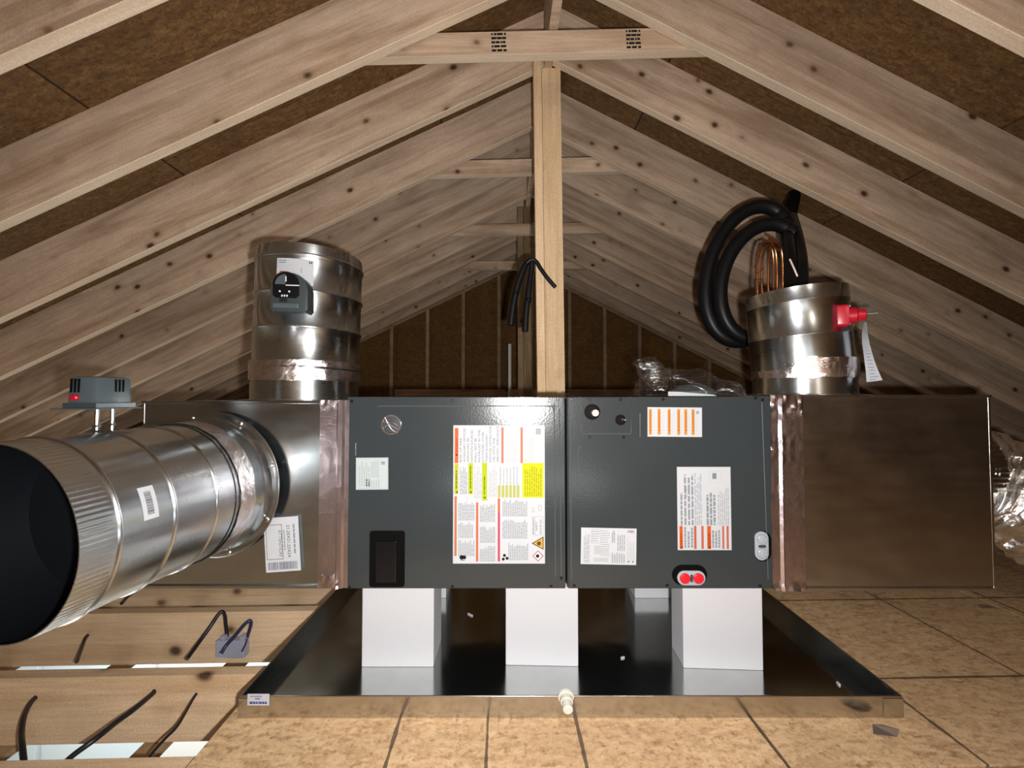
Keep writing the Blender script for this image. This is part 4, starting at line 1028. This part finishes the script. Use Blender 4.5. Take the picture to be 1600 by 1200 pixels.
# the gathered, upstanding end of the bag
bm = bmesh.new(); b0 = P(1012, 600, bD)
rows = []
for i in range(9):
    t = i/8; c_ = P(1030-26*t+6*math.sin(t*3), 607-44*t, bD-.01); r_ = .020+.016*math.sin(t*PI*.9)+.012*t
    rows.append([bm.verts.new(c_+Vector((math.cos(2*PI*k_/18), .6*math.sin(2*PI*k_/18), .25*math.cos(2*PI*k_/18+1)))*r_*(1+.45*mnoise.noise(Vector((k_*.8, i*.7, 3))))) for k_ in range(18)])
for A, B in zip(rows, rows[1:]):
    for k_ in range(18): bm.faces.new((A[k_], A[(k_+1) % 18], B[(k_+1) % 18], B[k_]))
bm_obj('bag_neck', bm, M['film'], pb, .4)
p = P(1083, 607, bD)
lathe('wrapped_part', [(0, .07), (.012, .072), (.018, .060), (.030, .045), (.036, .020), (.037, .0001)], (p.x, bD, UT+.004), (0, 0, 1), M['grey_plastic'], pb, 32)
a, b = P(1044, 616.5, bD-.09), P(1120, 608, bD-.09)
o_ = prism('paper_insert', [(a.x, UT+.001), (b.x, UT+.001), (b.x-.01, UT+.006), (a.x+.03, UT+.015), (a.x, UT+.015)], bD-.092, bD-.088, M['paper'], pb)

# ------------------------------------------------------------------ cables over the open joists, junction box
def cable(name, pts, r, mat, label): tag(tube(name, [P(*q) for q in pts], r, M[mat], None, 10), label, 'cable', 'loose cables over the open joists')
cable('cable', [(61, 1085, 1.20), (48, 1098, 1.17), (37.5, 1120, 1.12), (33.5, 1146, 1.07), (35, 1168, 1.03), (38, 1200, 1.0), (40, 1250, .985)], .0062, 'cable', 'black cable hanging off the nearest open joist, leftmost of three')
cable('cable', [(242, 1079, 1.20), (236, 1086, 1.185), (210, 1108, 1.13), (184, 1127, 1.09), (150, 1154, 1.03), (112, 1182, 1.0), (90, 1205, .985), (70, 1240, .98)], .0066, 'cable', 'thick black cable hanging off the nearest open joist, middle of three')
cable('cable', [(307, 1084, 1.19), (300, 1095, 1.17), (278, 1133, 1.09), (258, 1154, 1.05), (237, 1178, 1.01), (225, 1200, .99), (215, 1240, .985)], .0035, 'cable', 'thin black cable hanging off the nearest open joist, rightmost of three')
cable('cable', [(141, 990, 1.54), (134, 996, 1.52), (129, 1008, 1.48), (124, 1022, 1.42), (120, 1034, 1.36)], .0055, 'cable', 'short black cable on the second open joist, under the big round duct')
cable('cable', [(216, 919, 1.92), (208, 926, 1.90), (198, 934, 1.86), (190, 943, 1.80)], .006, 'cable', 'short black cable on the farthest open joist, just under the left plenum')
jb = thing('junction_box', 'blue-grey plastic junction box with loose cables on an open joist', 'junction box')
A, B = P(344, 1022, 1.54), P(388, 995, 1.54)
box('box_body', (A.x, 1.515, A.z), (B.x, 1.566, B.z), M['box_blue'], jb, .003)
bm = bmesh.new()
for x_ in (A.x+.012, B.x-.02): b_box(bm, (x_, 1.52, B.z-.003), (x_+.016, 1.56, B.z+.012), .002)
bm_obj('cable_clamp', bm, M['box_blue'], jb)
tube('cable_loop', [P(*q) for q in ((292, 1030, 1.40), (310, 1005, 1.46), (328, 980, 1.50), (340, 962, 1.52), (347, 956, 1.53), (351, 962, 1.535), (352.5, 975, 1.54), (355, 994, 1.54))], .0062, M['cable'], jb, 10)
tube('cable_loop', [P(*q) for q in ((345, 1022, 1.48), (354, 1008, 1.50), (366, 995, 1.51), (380, 978, 1.52), (390, 970, 1.53), (392, 976, 1.535), (388, 990, 1.54), (385, 998, 1.54))], .006, M['cable_blue'], jb, 10)
tube('cable_loop', [P(*q) for q in ((386, 998, 1.51), (384, 1006, 1.505), (378, 1018, 1.50))], .003, M['cable_blue'], jb, 8)
# scraps on the deck
p = P(1381, 1130, .98)
bm = bmesh.new()
vs = [bm.verts.new(q) for q in ((-.035, -.012, .001), (.012, -.020, .001), (.034, -.002, .004), (.010, .016, .001), (-.018, .010, .006))]; bm.faces.new(vs)
bmesh.ops.solidify(bm, geom=list(bm.faces), thickness=.0015)
tag(bm_obj('torn_scrap', bm, plain('grey paper scrap', srgb(120, 104, 92), .8), None, False, Matrix.Translation((p.x, p.y, .0012))), 'torn grey-brown scrap lying on the deck below the right corner of the pan', 'scrap')
p = P(1538, 943, 1.54)
bm = bmesh.new(); vs = [bm.verts.new(q) for q in ((-.025, -.010, .001), (.022, -.014, .003), (.028, .010, .001), (-.012, .014, .004))]; bm.faces.new(vs); bmesh.ops.solidify(bm, geom=list(bm.faces), thickness=.0015)
tag(bm_obj('paper_scrap', bm, plain('pale scrap', srgb(170, 140, 120), .8), None, False, Matrix.Translation((p.x, p.y, .0012))), 'small pale scrap lying on the deck far right, below the right plenum', 'scrap')

# every separate piece of these an object of its own
def split_islands(names):
    for o in [q for q in bpy.data.objects if q.name.split('.')[0] in names and q.type == 'MESH']:
        bm = bmesh.new(); bm.from_mesh(o.data); seen = set(); isl = []
        for v in bm.verts:
            if v in seen: continue
            st = [v]; seen.add(v); comp = set()
            while st:
                q = st.pop(); comp.add(q.index)
                for e in q.link_edges:
                    w = e.other_vert(q)
                    if w not in seen: seen.add(w); st.append(w)
            isl.append(comp)
        bm.free()
        if len(isl) < 2: continue
        src = o.data; mw = o.matrix_world.copy()
        for n_, comp in enumerate(isl):
            ix = {v: i for i, v in enumerate(sorted(comp))}
            me = bpy.data.meshes.new(src.name); polys = [p for p in src.polygons if p.vertices[0] in comp]
            me.from_pydata([tuple(src.vertices[v].co) for v in sorted(comp)], [], [tuple(ix[v] for v in p.vertices) for p in polys])
            for m in src.materials: me.materials.append(m)
            for a, b in zip(me.polygons, polys): a.use_smooth = b.use_smooth
            me.set_sharp_from_angle(angle=.6)
            if n_ == 0: o.data = me
            else:
                c_ = o.copy(); c_.data = me; COL.objects.link(c_)
split_islands({'corner_tab', 'pressed_bead', 'foil_crease', 'plug_screw', 'flange_screw', 'cable_clamp', 'dial_marks', 'stud'})
